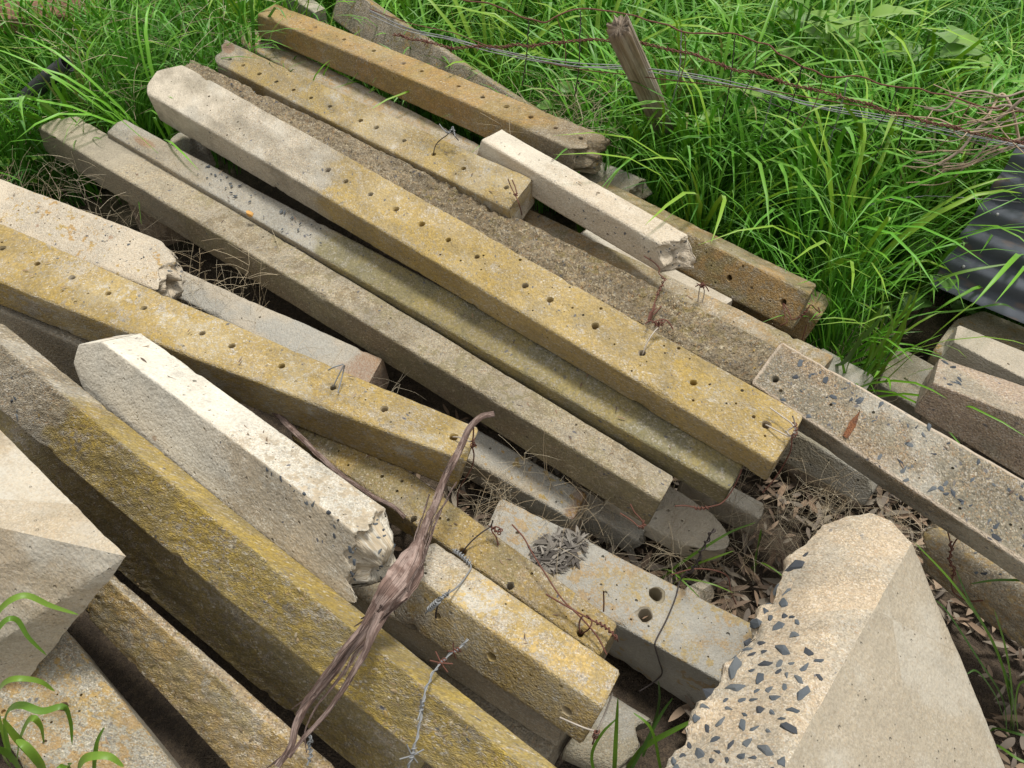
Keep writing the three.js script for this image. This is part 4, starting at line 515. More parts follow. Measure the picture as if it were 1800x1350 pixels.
rubble([-1.16, 0.12, -2.12], 0.11, 0.13, 0.07, 64, 'brown lump in the gap behind the cream broken-ended post', earthMat, 0.7);
rubble([-1.13, 0.16, -2.42], 0.09, 0.1, 0.06, 65, 'grey lump under the pointed end of the long mustard post', rubbleMat, 0.6);
{ const p = mk[5]; rubble([p[0], p[1] + 0.008, p[2]], 0.012, 0.009, 0.009, 66, 'small orange pebble on the olive post', std([0.5, 0.27, 0.07], 0.7)); }
// ---------------------------------------------------------------- wire
const rustWire = std([0.13, 0.052, 0.034], 0.85, { metalness: 0.15 }), galvWire = std([0.22, 0.225, 0.225], 0.6, { metalness: 0.2 }), darkWire = std([0.045, 0.035, 0.032], 0.7, { metalness: 0.3 }), paleWire = std([0.42, 0.37, 0.31], 0.6, { metalness: 0.2 });
const curveOf = (pts) => new THREE.CatmullRomCurve3(pts.map(V), false, 'centripetal');
const tubeOf = (c, r, seg = 0, rs = 6) => new THREE.TubeGeometry(c, seg || Math.max(6, Math.round(c.getLength() / 0.006)), r, rs);
class Helix extends THREE.Curve { constructor(c, t0, t1, amp, turns, ph) { super(); Object.assign(this, { c, t0, t1, amp, turns, ph }); }
  getPoint(t, o = new THREE.Vector3()) { const u = lerp(this.t0, this.t1, t), p = this.c.getPointAt(clamp(u, 0, 1)), tan = this.c.getTangentAt(clamp(u, 0, 1)), a = new THREE.Vector3(0.3, 1, 0.2).cross(tan).normalize(), b = tan.clone().cross(a), q = this.ph + this.turns * 6.283 * t; return o.copy(p).addScaledVector(a, this.amp * Math.cos(q)).addScaledVector(b, this.amp * Math.sin(q)); } }
const coil = (c, t0, t1, amp, turns, r = 0.0013, ph = 0) => new THREE.TubeGeometry(new Helix(c, t0, t1, amp, turns, ph), Math.round(10 * turns) + 4, r, 5);
function wireThing(key, mats, label, extra, name = 'tie_wire', category = 'wire') {
  const org = V(PATH[key][0][0]), g = new THREE.Group(); g.position.copy(org);
  PATH[key].forEach((pts, k) => { const c = curveOf(pts); part('wire_strand', tubeOf(c, 0.0015).translate(-org.x, -org.y, -org.z), mats[k % mats.length], g); extra?.(c, k, (geo, m, n = 'wire_coil') => part(n, geo.translate(-org.x, -org.y, -org.z), m, g)); });
  return put(g, name, label, category, 'pieces of wire still tied to the posts');
}
const barb = (c, t, add, m, s = 0.012) => { const p = c.getPointAt(t), tan = c.getTangentAt(t), r = rng(Math.round(t * 9999) + Math.round(p.x * 500)); add(coil(c, Math.max(0, t - 0.009 / c.getLength()), Math.min(1, t + 0.009 / c.getLength()), 0.0028, 3), m, 'barb_coil'); for (let k = 0; k < 2; k++) { const d = new THREE.Vector3(r() - 0.5, r() - 0.3, r() - 0.5).addScaledVector(tan, (r() - 0.5) * 0.5).normalize(), a = p.clone().addScaledVector(d, -s), b = p.clone().addScaledVector(d, s * 1.1); add(new THREE.TubeGeometry(new THREE.CatmullRomCurve3([a, p.clone().addScaledVector(tan, 0.002), b]), 6, 0.0012, 5), m, 'barb'); } };
wireThing('t_P1end', [paleWire, paleWire, rustWire], 'tie wire looped through the last hole of the long mustard post', (c, k, add) => { if (k === 0) add(coil(c, 0.6, 0.85, 0.0035, 4), rustWire); });
wireThing('t_P1P2', [paleWire, rustWire, rustWire, rustWire], 'rusty knotted tie wire standing up between the long mustard post and the pebbly post', (c, k, add) => { if (k === 2) { add(coil(c, 0.05, 0.35, 0.0035, 7), rustWire); add(coil(c, 0.62, 0.8, 0.004, 4), rustWire); } if (k === 1) add(coil(c, 0.2, 0.6, 0.004, 6), rustWire); });
wireThing('t_P3a', [darkWire, galvWire], 'grey barbed scrap stuck in the speckled yellow post', (c, k, add) => { if (k === 1) add(coil(c, 0.3, 0.9, 0.003, 5), galvWire); });
wireThing('t_P3b', [rustWire, rustWire], 'rusty bent wire at the square end of the speckled yellow post', (c, k, add) => { if (k === 1) add(coil(c, 0.7, 0.98, 0.003, 3), rustWire); });
wireThing('t_P9', [paleWire, rustWire], 'small rusty wire knot standing on the tan strip post', (c, k, add) => { if (k === 1) add(coil(c, 0.1, 0.7, 0.004, 5), rustWire); });
wireThing('t_P8', [rustWire], 'rusty wire hanging from the side hole of the yellow-brown post by the grass', (c, k, add) => { if (k === 1) add(coil(c, 0.35, 0.5, 0.003, 3), rustWire); });
wireThing('t_P16', [paleWire, rustWire], 'rusty twisted tie at the end of the bright yellow holed post behind the bark', (c, k, add) => { if (k === 1) add(coil(c, 0.1, 0.3, 0.0035, 4), rustWire); });
wireThing('t_P16s', [galvWire], 'silver wire pin standing in a hole of the bright yellow post');
wireThing('t_P25', [darkWire, rustWire], 'rusty hooked wire rising from a hole in the yellow-brown holed post', (c, k, add) => { if (k === 1) add(coil(c, 0.05, 0.4, 0.0035, 4), rustWire); });
wireThing('t_rust', [rustWire], 'long thin rusty wire slanting down over the yellow-brown holed post');
wireThing('t_rust2', [rustWire], 'rusty crossed wires wound at the end of the yellow-brown holed post', (c, k, add) => { if (k === 0) add(coil(c, 0.5, 0.75, 0.0035, 6), rustWire); });
wireThing('t_rod', [rustWire], 'short upright rusty rod beside the pale grey holed post');
wireThing('t_P24', [darkWire], 'dark wire eye in the side of the short yellow post');
wireThing('t_P24b', [galvWire], 'galvanised wire with a coiled knot bent over the short yellow post', (c, k, add) => { add(coil(c, 0.1, 0.28, 0.004, 6, 0.0016), galvWire); add(coil(c, 0.8, 0.98, 0.0035, 7, 0.0015), galvWire); barb(c, 0.33, add, galvWire); });
wireThing('t_barb', [galvWire], 'grey barbed wire strand hanging between the short yellow post and the mossy post', (c, k, add) => { add(coil(c, 0, 0.98, 0.0022, 9, 0.0012), galvWire, 'second_strand'); for (const t of [0.12, 0.26, 0.6, 0.86]) barb(c, t, add, t < 0.3 ? rustWire : galvWire, 0.018); });
wireThing('t_P24end', [paleWire, rustWire], 'wire loop round the lower end of the short yellow post', (c, k, add) => { if (k === 1) add(coil(c, 0, 0.5, 0.0035, 3), rustWire); });
wireThing('t_P26', [darkWire], 'dark wire with a twisted free end laid across the pale grey holed post', (c, k, add) => add(coil(c, 0.0, 0.3, 0.004, 6, 0.0015), darkWire));
wireThing('t_litter', [rustWire], 'rusty wire bent over the leaf litter below the white slab');
wireThing('t_P13', [rustWire], 'rusty wire round the near end of the olive post', (c, k, add) => add(coil(c, 0.25, 0.42, 0.0035, 4), rustWire));
wireThing('t_P14', [rustWire], 'rusty wire eye under the near end of the grey-brown post', (c, k, add) => add(coil(c, 0.35, 0.6, 0.0035, 3), rustWire));
wireThing('t_P33', [rustWire], 'tangled rusty wire hanging over the yellow gravelly post at right', (c, k, add) => { if (!k) add(coil(c, 0.2, 0.55, 0.0035, 6), rustWire); });
wireThing('t_P20', [galvWire], 'crumpled grey wire at the lower end of the shaded mossy post', (c, k, add) => add(coil(c, 0.1, 0.9, 0.003, 6, 0.0012), galvWire));
{ // the collapsed fence in the grass
  const g = new THREE.Group(), add = (geo, m, n) => part(n, geo, m, g), wob = (pts, s, k = 0.006) => { const r = rng(s), c = curveOf(pts), out = []; for (let i = 0; i <= 60; i++) { const p = c.getPointAt(i / 60); out.push([p.x + (r() - 0.5) * k, p.y + (r() - 0.5) * k, p.z + (r() - 0.5) * k]); } return curveOf(out); };
  const A = wob(PATH.strandA[0], 1), B = wob(PATH.strandB[0], 2), D = wob(PATH.strandD[0], 3), E2 = wob(PATH.strandE[0], 4), F = wob(PATH.strandF[0], 5, 0.002);
  add(tubeOf(A, 0.0021, 300, 5), rustWire, 'rusty_strand');
  let strand; for (const ph of [0, Math.PI]) strand = add(new THREE.TubeGeometry(new Helix(B, 0, 1, 0.0026, 60, ph), 900, 0.0017, 5), rustWire, 'barbed_strand');
  for (let k = 0; k < 24; k++) barb(B, 0.02 + k * 0.041, (geo, m, n) => part(n, geo, m, strand), rustWire, 0.013);
  for (let k = 0; k < 4; k++) { const o = [[0, 0, 0], [0, 0.012, 0.01], [0.0, -0.014, 0.006], [0, 0.004, -0.016]][k], pts = PATH.strandC[0].map((p, i) => [p[0] + o[0], p[1] + o[1] * Math.cos(i * 0.8 + k), p[2] + o[2] * Math.cos(i * 0.6 + k)]); add(tubeOf(curveOf(pts), 0.0014, 220, 5), k === 2 ? rustWire : galvWire, 'line_wire'); }
  add(tubeOf(D, 0.0015, 120, 5), darkWire, 'line_wire'); add(tubeOf(E2, 0.0015, 120, 5), darkWire, 'line_wire'); add(tubeOf(F, 0.0014, 120, 5), galvWire, 'line_wire');
  PATH.stay.forEach((p, k) => add(tubeOf(wob(p, 30 + k, 0.003), 0.0018, 60, 5), k % 3 === 1 ? galvWire : darkWire, 'stay_wire'));
  for (let k = 0; k < 7; k++) { const p = A.getPointAt(0.3 + k * 0.095), q = p.clone().add(new THREE.Vector3(0.03 - 0.015 * k, -0.13, 0.03)); add(new THREE.TubeGeometry(new THREE.CatmullRomCurve3([p, p.clone().lerp(q, 0.5).add(new THREE.Vector3(0.01, 0, 0)), q]), 10, 0.0013, 5), k % 2 ? darkWire : rustWire, 'stay_wire'); }
  put(g, 'wire_fence', 'slack rusty and galvanised fence wires crossing the tall grass', 'wire fence');
}
{ // leaning split-timber stake
  const [a, b] = PATH.stake[0].map(V), d = b.clone().sub(a), L = d.length(), n = 40, m = 72, pos = [], idx = [], uv = [], prof = [];
  for (let k = 0; k < m; k++) { const q = k / m * 6.283, sq = 1 / Math.max(Math.abs(Math.cos(q)), Math.abs(Math.sin(q)) * 1.25); prof.push(0.031 * Math.pow(sq, 0.55) * (1 + 0.14 * pn(Math.cos(q) * 4, Math.sin(q) * 4, 1) - 0.24 * Math.max(0, pn(Math.cos(q) * 10, Math.sin(q) * 10, 5)))); }
  for (let s = 0; s <= n; s++) for (let k = 0; k <= m; k++) { const q = k / m * 6.283, kk = k % m, t = s / n, cut = 0.025 * pn(Math.cos(q) * 3, Math.sin(q) * 3, 8) + 0.012 * pn(Math.cos(q) * 12, Math.sin(q) * 12, 3), r = prof[kk] * (1.05 - 0.08 * t + 0.05 * pn(t * 6, Math.cos(q) * 2, Math.sin(q) * 2)) * (s === n ? 0.96 : 1); pos.push(r * Math.cos(q), t * (L + cut), r * Math.sin(q)); uv.push(k / m, t); }
  for (let s = 0; s < n; s++) for (let k = 0; k < m; k++) { const i = s * (m + 1) + k; idx.push(i, i + m + 1, i + 1, i + 1, i + m + 1, i + m + 2); }
  const c = pos.length / 3; pos.push(0, L - 0.008, 0); uv.push(0.5, 1); for (let k = 0; k < m; k++) idx.push(n * (m + 1) + k, c, n * (m + 1) + k + 1);
  const g = new THREE.BufferGeometry(); g.setAttribute('position', new THREE.Float32BufferAttribute(pos, 3)); g.setAttribute('uv', new THREE.Float32BufferAttribute(uv, 2)); g.setIndex(idx); smoothSeams(g);
  const map = colourTex(256, 1024, (i, j, o) => { const s = fbm(i / 3.5, j / 160), t = fbm(i / 30 + 9, j / 110), k = 0.45 + 1.0 * s, w = smooth(0.4, 0.65, t); o[0] = k * lerp(0.24, 0.33, w); o[1] = k * lerp(0.185, 0.275, w); o[2] = k * lerp(0.13, 0.215, w); });
  const bump = greyTex(256, 1024, (i, j) => fbm(i / 3.5, j / 160));
  const grp = new THREE.Group(); grp.position.copy(a); const st = part('timber', g, new THREE.MeshStandardMaterial({ map, bumpMap: bump, bumpScale: 0.004, roughness: 0.9 }), grp); st.quaternion.setFromUnitVectors(new THREE.Vector3(0, 1, 0), d.normalize());
  put(grp, 'wooden_stake', 'weathered split timber stake leaning left in the tall grass', 'stake'); footprints.push([[a.x - 0.04, a.z - 0.04], [a.x + 0.04, a.z - 0.04], [a.x + 0.04, a.z + 0.04], [a.x - 0.04, a.z + 0.04]]);
}
{ // corrugated iron sheet
  const [T, Bm, r0, r1] = PATH.corr[0].map(V), e = r1.clone().sub(r0).normalize(), v = T.clone().sub(Bm), vl = v.length(); v.addScaledVector(e, -v.dot(e) * 0.0).normalize(); const n = e.clone().cross(v).normalize(); if (n.y < 0) n.negate();
  const nu = 60, nv = 200, LU = 1.15, LV = vl + 0.02, pos = [], uv = [], idx = [], amp = 0.0105, pitch = 0.076;
  for (const side of [0, 1]) for (let j = 0; j <= nv; j++) for (let i = 0; i <= nu; i++) { const y = j / nv * LV, x = i / nu * LU + 0.006 * pn(y * 22, 1, 2) * (i === 0 ? 1 : 0), h = amp * Math.cos(y / pitch * 6.283) + 0.006 * pn(x * 5, y * 5, 4) - side * 0.0008; const p = Bm.clone().addScaledVector(e, x).addScaledVector(v, y).addScaledVector(n, h).sub(Bm); pos.push(p.x, p.y, p.z); uv.push(x, y); if (i && j) { const a = side * (nu + 1) * (nv + 1) + j * (nu + 1) + i, b = a - nu - 1; side ? idx.push(b - 1, b, a, b - 1, a, a - 1) : idx.push(b - 1, a, b, b - 1, a - 1, a); } }
  const g = new THREE.BufferGeometry(); g.setAttribute('position', new THREE.Float32BufferAttribute(pos, 3)); g.setAttribute('uv', new THREE.Float32BufferAttribute(uv, 2)); g.setIndex(idx); g.computeVertexNormals();
  const map = colourTex(512, 512, (i, j, o) => { const a = fbm(i / 40, j / 16), b = fbm(i / 120 + 7, j / 30), w = lat[(i * 5 + j * 3) & 65535], k = 0.7 + 0.5 * a + 0.15 * w, ru = smooth(0.62, 0.72, fbm(i / 60 + 70, j / 20)); o[0] = lerp(lerp(0.036, 0.09, b) * k, 0.16, ru * 0.5); o[1] = lerp(lerp(0.042, 0.1, b) * k, 0.11, ru * 0.5); o[2] = lerp(lerp(0.053, 0.118, b) * k, 0.08, ru * 0.5); });
  const grp = new THREE.Group(); grp.position.copy(Bm); part('iron_sheet', g, new THREE.MeshStandardMaterial({ map, roughness: 0.8, metalness: 0 }), grp);
  const nail = new THREE.SphereGeometry(0.005, 10, 6), nm = std([0.3, 0.3, 0.3], 0.5, { metalness: 0.5 }); for (const [x, k] of [[0.05, 1], [0.05, 3], [0.05, 5], [0.42, 2], [0.42, 4]]) { const q = part('nail_head', nail, nm, grp); q.position.copy(e).multiplyScalar(x).addScaledVector(v, k * pitch + 0.0).addScaledVector(n, amp); }
  put(grp, 'corrugated_sheet', 'dark grey corrugated iron sheet lying at the right edge on the grass', 'corrugated iron');
  footprints.push([[Bm.x, Bm.z], [T.x, T.z], [T.x + e.x * LU, T.z + e.z * LU], [Bm.x + e.x * LU, Bm.z + e.z * LU]]);
}
{ // dead branch over the sheet
  const org = V(PATH.twig[0][0]), g = new THREE.Group(); g.position.copy(org); const m = std([0.27, 0.215, 0.16], 0.9), m2 = std([0.36, 0.27, 0.18], 0.9);
  PATH.twig.forEach((p, k) => { const c = curveOf(p.map((q, i) => [q[0] + 0.006 * pn(i * 2, k, 1), q[1] + 0.006 * pn(i * 2, k, 5), q[2] + 0.006 * pn(i * 2, k, 9)])); const geo = new THREE.TubeGeometry(c, 50, 0.004 - 0.00025 * k, 6), P = geo.attributes.position; part('twig', geo.translate(-org.x, -org.y, -org.z), k % 2 ? m2 : m, g);
    const r = rng(k + 3); for (let s = 0; s < 4; s++) { const a = c.getPointAt(0.1 + 0.22 * s), b = a.clone().add(new THREE.Vector3(-0.06 - 0.08 * r(), 0.05 * (r() - 0.5), 0.09 * (r() - 0.4))), mid = a.clone().lerp(b, 0.5).add(new THREE.Vector3(0, 0.02 * (r() - 0.5), 0.012)); part('twig', new THREE.TubeGeometry(new THREE.CatmullRomCurve3([a, mid, b]), 14, 0.0014, 5).translate(-org.x, -org.y, -org.z), s % 2 ? m : m2, g); } });
  put(g, 'dead_branch', 'dry grey twiggy branch caught in the wires above the corrugated sheet', 'branch');
}
{ // black hose in the left grass
  const c = curveOf(PATH.tube[0]), org = c.getPointAt(1), g = new THREE.TubeGeometry(c, 40, 0.027, 20).translate(-org.x, -org.y, -org.z), inner = new THREE.TubeGeometry(c, 40, 0.022, 20).translate(-org.x, -org.y, -org.z), m = std([0.03, 0.03, 0.034], 0.65), grp = new THREE.Group(); grp.position.copy(org);
  part('hose_wall', g, m, grp); part('hose_bore', inner, m, grp); const p = c.getPointAt(0), tn = c.getTangentAt(0), rim = new THREE.RingGeometry(0.022, 0.027, 24), rm = part('hose_rim', rim, m, grp); rm.position.copy(p).sub(org); rm.quaternion.setFromUnitVectors(new THREE.Vector3(0, 0, 1), tn.negate());
  put(grp, 'rubber_hose', 'black rubber hose end among the grass near the left edge', 'hose');
}
{ // rusty steel channel in the top left corner
  const a = V(PATH.beam[0][0]), b = V(PATH.beam[0][1]), d = b.clone().sub(a), L = d.length(), sh = new THREE.Shape([[0, 0], [0.3, 0], [0.3, -0.05], [0.288, -0.05], [0.288, -0.012], [0.012, -0.012], [0.012, -0.05], [0, -0.05]].map((p) => new THREE.Vector2(...p)));
  const g = new THREE.ExtrudeGeometry(sh, { depth: L, bevelEnabled: true, bevelSize: 0.003, bevelThickness: 0.003, bevelSegments: 2 });
  const map = colourTex(512, 512, (i, j, o) => { const s = fbm(i / 30, j / 30), t = fbm(i / 8, j / 8 + 40), k = 0.6 + 0.8 * t; o[0] = k * lerp(0.24, 0.15, s); o[1] = k * lerp(0.115, 0.07, s); o[2] = k * lerp(0.07, 0.045, s); }); map.repeat.set(2, 2);
  const grp = new THREE.Group(); grp.position.copy(a); const q = part('steel_channel', g, new THREE.MeshStandardMaterial({ map, roughness: 0.85 }), grp); q.rotation.y = Math.atan2(d.x, d.z) + 0; q.position.set(0, 0, 0);
  put(grp, 'rusty_beam', 'rusty brown steel channel at the top left corner behind the grass', 'beam');
  footprints.push([[a.x, a.z], [b.x, b.z], [b.x + 0.1, b.z - 0.3], [a.x + 0.1, a.z - 0.3]]);
}
// ---------------------------------------------------------------- bark
const barkMat = (() => { const map = colourTex(256, 1024, (i, j, o) => { const s = fbm(i / 5, j / 150), t = fbm(i / 40 + 3, j / 60 + 8), f = lat[(i * 3 + (j >> 4) * 7) & 65535], k = 0.5 + 0.85 * s + 0.15 * (f - 0.5), w = smooth(0.42, 0.66, t); o[0] = k * lerp(0.17, 0.33, w); o[1] = k * lerp(0.108, 0.24, w); o[2] = k * lerp(0.084, 0.2, w); }); const bump = greyTex(256, 1024, (i, j) => fbm(i / 5, j / 150)); return new THREE.MeshStandardMaterial({ map, bumpMap: bump, bumpScale: 0.004, roughness: 0.85, side: THREE.DoubleSide }); })();
function ribbon(pts, width, curl, roll, seed, org, thick = 0.0022) {
  const c = curveOf(pts), n = Math.max(40, Math.round(c.getLength() / 0.008)), m = 12, pos = [], uv = [], idx = [], up = new THREE.Vector3(0, 1, 0), L = c.getLength();
  for (const s of [0, 1]) for (let i = 0; i <= n; i++) { const t = i / n, p = c.getPointAt(t), tan = c.getTangentAt(t), side = tan.clone().cross(up).normalize(), nor = side.clone().cross(tan).normalize(), ro = roll(t), S = side.clone().multiplyScalar(Math.cos(ro)).addScaledVector(nor, Math.sin(ro)), N = nor.clone().multiplyScalar(Math.cos(ro)).addScaledVector(side, -Math.sin(ro)), w = width(t) * (1 + 0.18 * pn(t * 9, seed, 0)), cu = curl(t);
    for (let j = 0; j <= m; j++) { const q = (j / m - 0.5) * 2, edge = 1 + 0.22 * pn(t * L * 40, q > 0 ? 5 : 9, seed), ang = q * cu * 0.5, R = w / Math.max(cu, 0.05), x = R * Math.sin(ang) * (Math.abs(q) > 0.7 ? edge : 1), y = R * (Math.cos(ang) - Math.cos(cu * 0.5)) + 0.0025 * pn(t * L * 30, q * 3, seed) - s * thick * (1 - q ** 6 * 0.6); const o = p.clone().addScaledVector(S, x).addScaledVector(N, y).sub(org); pos.push(o.x, o.y, o.z); uv.push(j / m * 0.6 + s * 0.3, t * L * 3); } }
  const row = m + 1, off = row * (n + 1); for (let i = 0; i < n; i++) for (let j = 0; j < m; j++) { const a = i * row + j; idx.push(a, a + 1, a + row, a + 1, a + row + 1, a + row); const b = a + off; idx.push(b, b + row, b + 1, b + 1, b + row, b + row + 1); }
  for (let i = 0; i < n; i++) for (const j of [0, m]) { const a = i * row + j; idx.push(a, a + row, a + off, a + row, a + row + off, a + off); } for (const i of [0, n]) for (let j = 0; j < m; j++) { const a = i * row + j; idx.push(a, a + 1, a + off, a + 1, a + 1 + off, a + off); }
  const g = new THREE.BufferGeometry(); g.setAttribute('position', new THREE.Float32BufferAttribute(pos, 3)); g.setAttribute('uv', new THREE.Float32BufferAttribute(uv, 2)); g.setIndex(idx); g.computeVertexNormals(); return g;
}
{
  const org = V(PATH.bark1[0][8]), g = new THREE.Group(); g.position.copy(org);
  part('bark_strip', ribbon([...PATH.bark1[0], ...PATH.bark1b[0].slice(2)], (t) => lerp(0.015, 0.02, clamp(t * 2, 0, 1)) + 0.034 * smooth(0.42, 0.53, t) * (1 - smooth(0.56, 0.7, t)) - 0.01 * smooth(0.75, 1, t), (t) => lerp(2.2, 0.7, smooth(0.42, 0.52, t)), (t) => 0.25 + 0.5 * t, 1, org), barkMat, g);
  part('bark_strip', ribbon(PATH.bark1c[0], (t) => 0.022 * (1 - smooth(0.1, 0.35, t) * 0.5 - 0.3 * t) + 0.003, () => 1.3, (t) => 0.2 - 0.6 * t, 3, org), barkMat, g);
  for (let k = 0; k < 7; k++) { const rr = rng(70 + k), pts = [...PATH.bark1[0], ...PATH.bark1b[0].slice(2)], i0 = 4 + Math.floor(rr() * 12), n = 5 + Math.floor(rr() * 5), dx = (rr() - 0.5) * 0.034, dy = 0.003 + rr() * 0.008, dz = (rr() - 0.5) * 0.022, sub = pts.slice(i0, i0 + n).map((p, i, A) => { const e = i === 0 || i === A.length - 1 ? 1.6 : 1; return [p[0] + dx * e, p[1] + dy * e, p[2] + dz * e]; }); if (sub.length > 3) part('bark_fibre', ribbon(sub, (t) => (0.0035 + 0.004 * rr()) * (1 - 0.7 * Math.abs(2 * t - 1)), () => 1.2, (t) => rr() * 0.2 + k, k + 20, org, 0.001), barkMat, g); }
  const r = rng(5), c = curveOf(PATH.bark1[0]), c2 = curveOf(PATH.bark1b[0]);
  for (let k = 0; k < 12; k++) { const cc = k < 5 ? c : c2, t = 0.1 + 0.85 * r(), p = cc.getPointAt(t), tn = cc.getTangentAt(t), s = new THREE.Vector3(r() - 0.5, 0.3 * r(), r() - 0.5).normalize(), b = p.clone().addScaledVector(tn, 0.03 + 0.03 * r()).addScaledVector(s, 0.014); part('bark_flake', ribbon([p, p.clone().lerp(b, 0.5), b].map((v) => v.toArray()), (u) => 0.006 * (1 - 0.8 * u), () => 1, () => r(), k, org, 0.001), barkMat, g); }
  put(g, 'bark_strip', 'long curling brown bark strip draped over the centre of the pile, lower end split', 'bark');
  const o2 = V(PATH.bark2[0][3]), g2 = new THREE.Group(); g2.position.copy(o2); part('bark_strip', ribbon(PATH.bark2[0], (t) => 0.02 * (1 - 0.4 * t), () => 2.6, (t) => 0.3, 7, o2), barkMat, g2);
  put(g2, 'bark_strip', 'short dark bark strip lying between the big white post and the yellow-brown holed post', 'bark');
}
// ---------------------------------------------------------------- plants
function leafMat(c, x = {}) { return new THREE.MeshPhysicalMaterial({ color: lin(...c), roughness: 0.45, transmission: 0.4, thickness: 0, side: THREE.DoubleSide, specularIntensity: 0.6, ...x }); }
const leafA = leafMat([0.115, 0.235, 0.02]), leafB = leafMat([0.17, 0.3, 0.03]), leafC = leafMat([0.085, 0.19, 0.03]);
function bladeGeo(points, width, fold = 0.25, seg = 14) { // ribbon with a keel along a curve, points are Vector3
  const c = new THREE.CatmullRomCurve3(points), pos = [], idx = [], up = new THREE.Vector3(0.13, 1, 0.21).normalize();
  for (let i = 0; i <= seg; i++) { const t = i / seg, p = c.getPoint(t), tan = c.getTangent(t), s = tan.clone().cross(up); if (s.lengthSq() < 1e-4) s.set(1, 0, 0); s.normalize(); const n = s.clone().cross(tan), w = width * Math.min(1, 0.55 + 1.6 * t) * Math.sqrt(Math.max(0, 1 - t ** 2.2)) * 0.5 + 0.0002;
    for (const q of [-1, 0, 1]) { const o = p.clone().addScaledVector(s, q * w).addScaledVector(n, Math.abs(q) * w * fold); pos.push(o.x, o.y, o.z); } if (i) { const a = (i - 1) * 3; idx.push(a, a + 1, a + 3, a + 1, a + 4, a + 3, a + 1, a + 2, a + 4, a + 2, a + 5, a + 4); } }
  const g = new THREE.BufferGeometry(); g.setAttribute('position', new THREE.Float32BufferAttribute(pos, 3)); g.setIndex(idx); g.computeVertexNormals(); return g;
}
function tuftThing(key, widths, label, mats) {
  const org = V(PATH[key][0][0]), g = new THREE.Group(); g.position.set(org.x, 0, org.z);
  PATH[key].forEach((p, k) => part('blade', bladeGeo(p.map((q) => V(q).sub(g.position)), widths[k % widths.length], 0.3, 26), mats[k % mats.length], g));
  return put(g, 'grass_tuft', label, 'grass', 'single grass tufts around the pile');
}
tuftThing('bladeL', [0.011, 0.009, 0.01, 0.011, 0.01, 0.013, 0.014, 0.013, 0.014], 'bright broad-bladed grass tuft in the bottom left corner', [leafB, leafA]);
tuftThing('bladeL2', [0.009, 0.013, 0.012], 'small curled grass tuft right of the corner tuft, bottom left', [leafA, leafB]);
tuftThing('bladeC', [0.009, 0.008, 0.01, 0.006, 0.006, 0.006, 0.006], 'grass tuft growing beside the rounded grey block at the bottom', [leafA, leafC, leafA]);
tuftThing('bladeM', [0.006, 0.005, 0.008, 0.004, 0.004, 0.004], 'thin grass blades growing from the leaf litter past the white slab', [leafA, leafB]);
tuftThing('bladeR', [0.007, 0.006, 0.007, 0.005, 0.005, 0.004], 'tall grass tuft behind the big foreground slab at right', [leafA, leafC]);
tuftThing('bladeR2', [0.006, 0.006, 0.005], 'few grass blades in the bottom right corner', [leafC, leafA]);
tuftThing('bladeG', [0.011, 0.01, 0.009, 0.012], 'long arching grass blades in front of the grey block by the sheet', [leafC, leafA]);
// the mass of tall grass
const hulls = footprints.map((pts) => { // convex outlines
  const p = pts.slice().sort((a, b) => a[0] - b[0] || a[1] - b[1]), cr = (o, a, b) => (a[0] - o[0]) * (b[1] - o[1]) - (a[1] - o[1]) * (b[0] - o[0]), lo = [], hi = [];
  for (const q of p) { while (lo.length > 1 && cr(lo[lo.length - 2], lo[lo.length - 1], q) <= 0) lo.pop(); lo.push(q); } for (const q of p.reverse()) { while (hi.length > 1 && cr(hi[hi.length - 2], hi[hi.length - 1], q) <= 0) hi.pop(); hi.push(q); }
  lo.pop(); hi.pop(); return lo.concat(hi);
});
const covered = (x, z, m = 0.015) => hulls.some((h) => { for (let i = 0; i < h.length; i++) { const a = h[i], b = h[(i + 1) % h.length], dx = b[0] - a[0], dz = b[1] - a[1], L = Math.hypot(dx, dz) || 1; if ((dx * (z - a[1]) - dz * (x - a[0])) / L < -m) return false; } return true; });
const backSide = (x, z) => ((x + 0.9) * 1.93 - (z + 3.35) * 1.75) / 2.605;
const clear = [[-1.98, -2.72, 0.2], [-1.8, -2.85, 0.16], [-2.2, -2.95, 0.16], [1.2, -1.66, 0.1], [1.26, -1.74, 0.1], [1.3, -1.84, 0.09]];
function grassAt(x, z) { // 0..1 density
  for (const q of clear) if (Math.hypot(x - q[0], z - q[1]) < q[2]) return 0;
  if (z > -1.4 && x > -0.9) return 0;
  const a = x > -1 ? smooth(-0.12, 0.05, backSide(x, z)) * (z > -1.75 && x > 0.9 ? 0.45 : 1) : 0, b = smooth(-0.06, 0.1, ((-1.0 - x) * 0.45 + (-2.62 - z)) / 1.1), c = x < -1.75 ? smooth(-1.7, -2.0, z) : 0;
  return Math.max(a, b, c);
}
function tuftGeo(seed, n, h0, h1, wd, lean) {
  const r = rng(seed), gs = [];
  for (let k = 0; k < n; k++) { const q = r() * 6.283, L = lerp(h0, h1, r()), le = lean * (0.35 + r()), x = (r() - 0.5) * 0.09, z = (r() - 0.5) * 0.09, cx = Math.cos(q), cz = Math.sin(q), droop = r() ** 2; const P3 = [[0, 0], [0.12 * le, 0.36], [0.36 * le, 0.7], [0.72 * le, 0.92 - 0.1 * droop], [1.08 * le, 0.98 - 0.42 * droop * le]].map(([u, v]) => new THREE.Vector3(x + cx * u * L, v * L, z + cz * u * L)); gs.push(bladeGeo(P3, wd * (0.6 + 0.7 * r()), 0.3, 7)); }
  return mergeGeometries(gs);
}
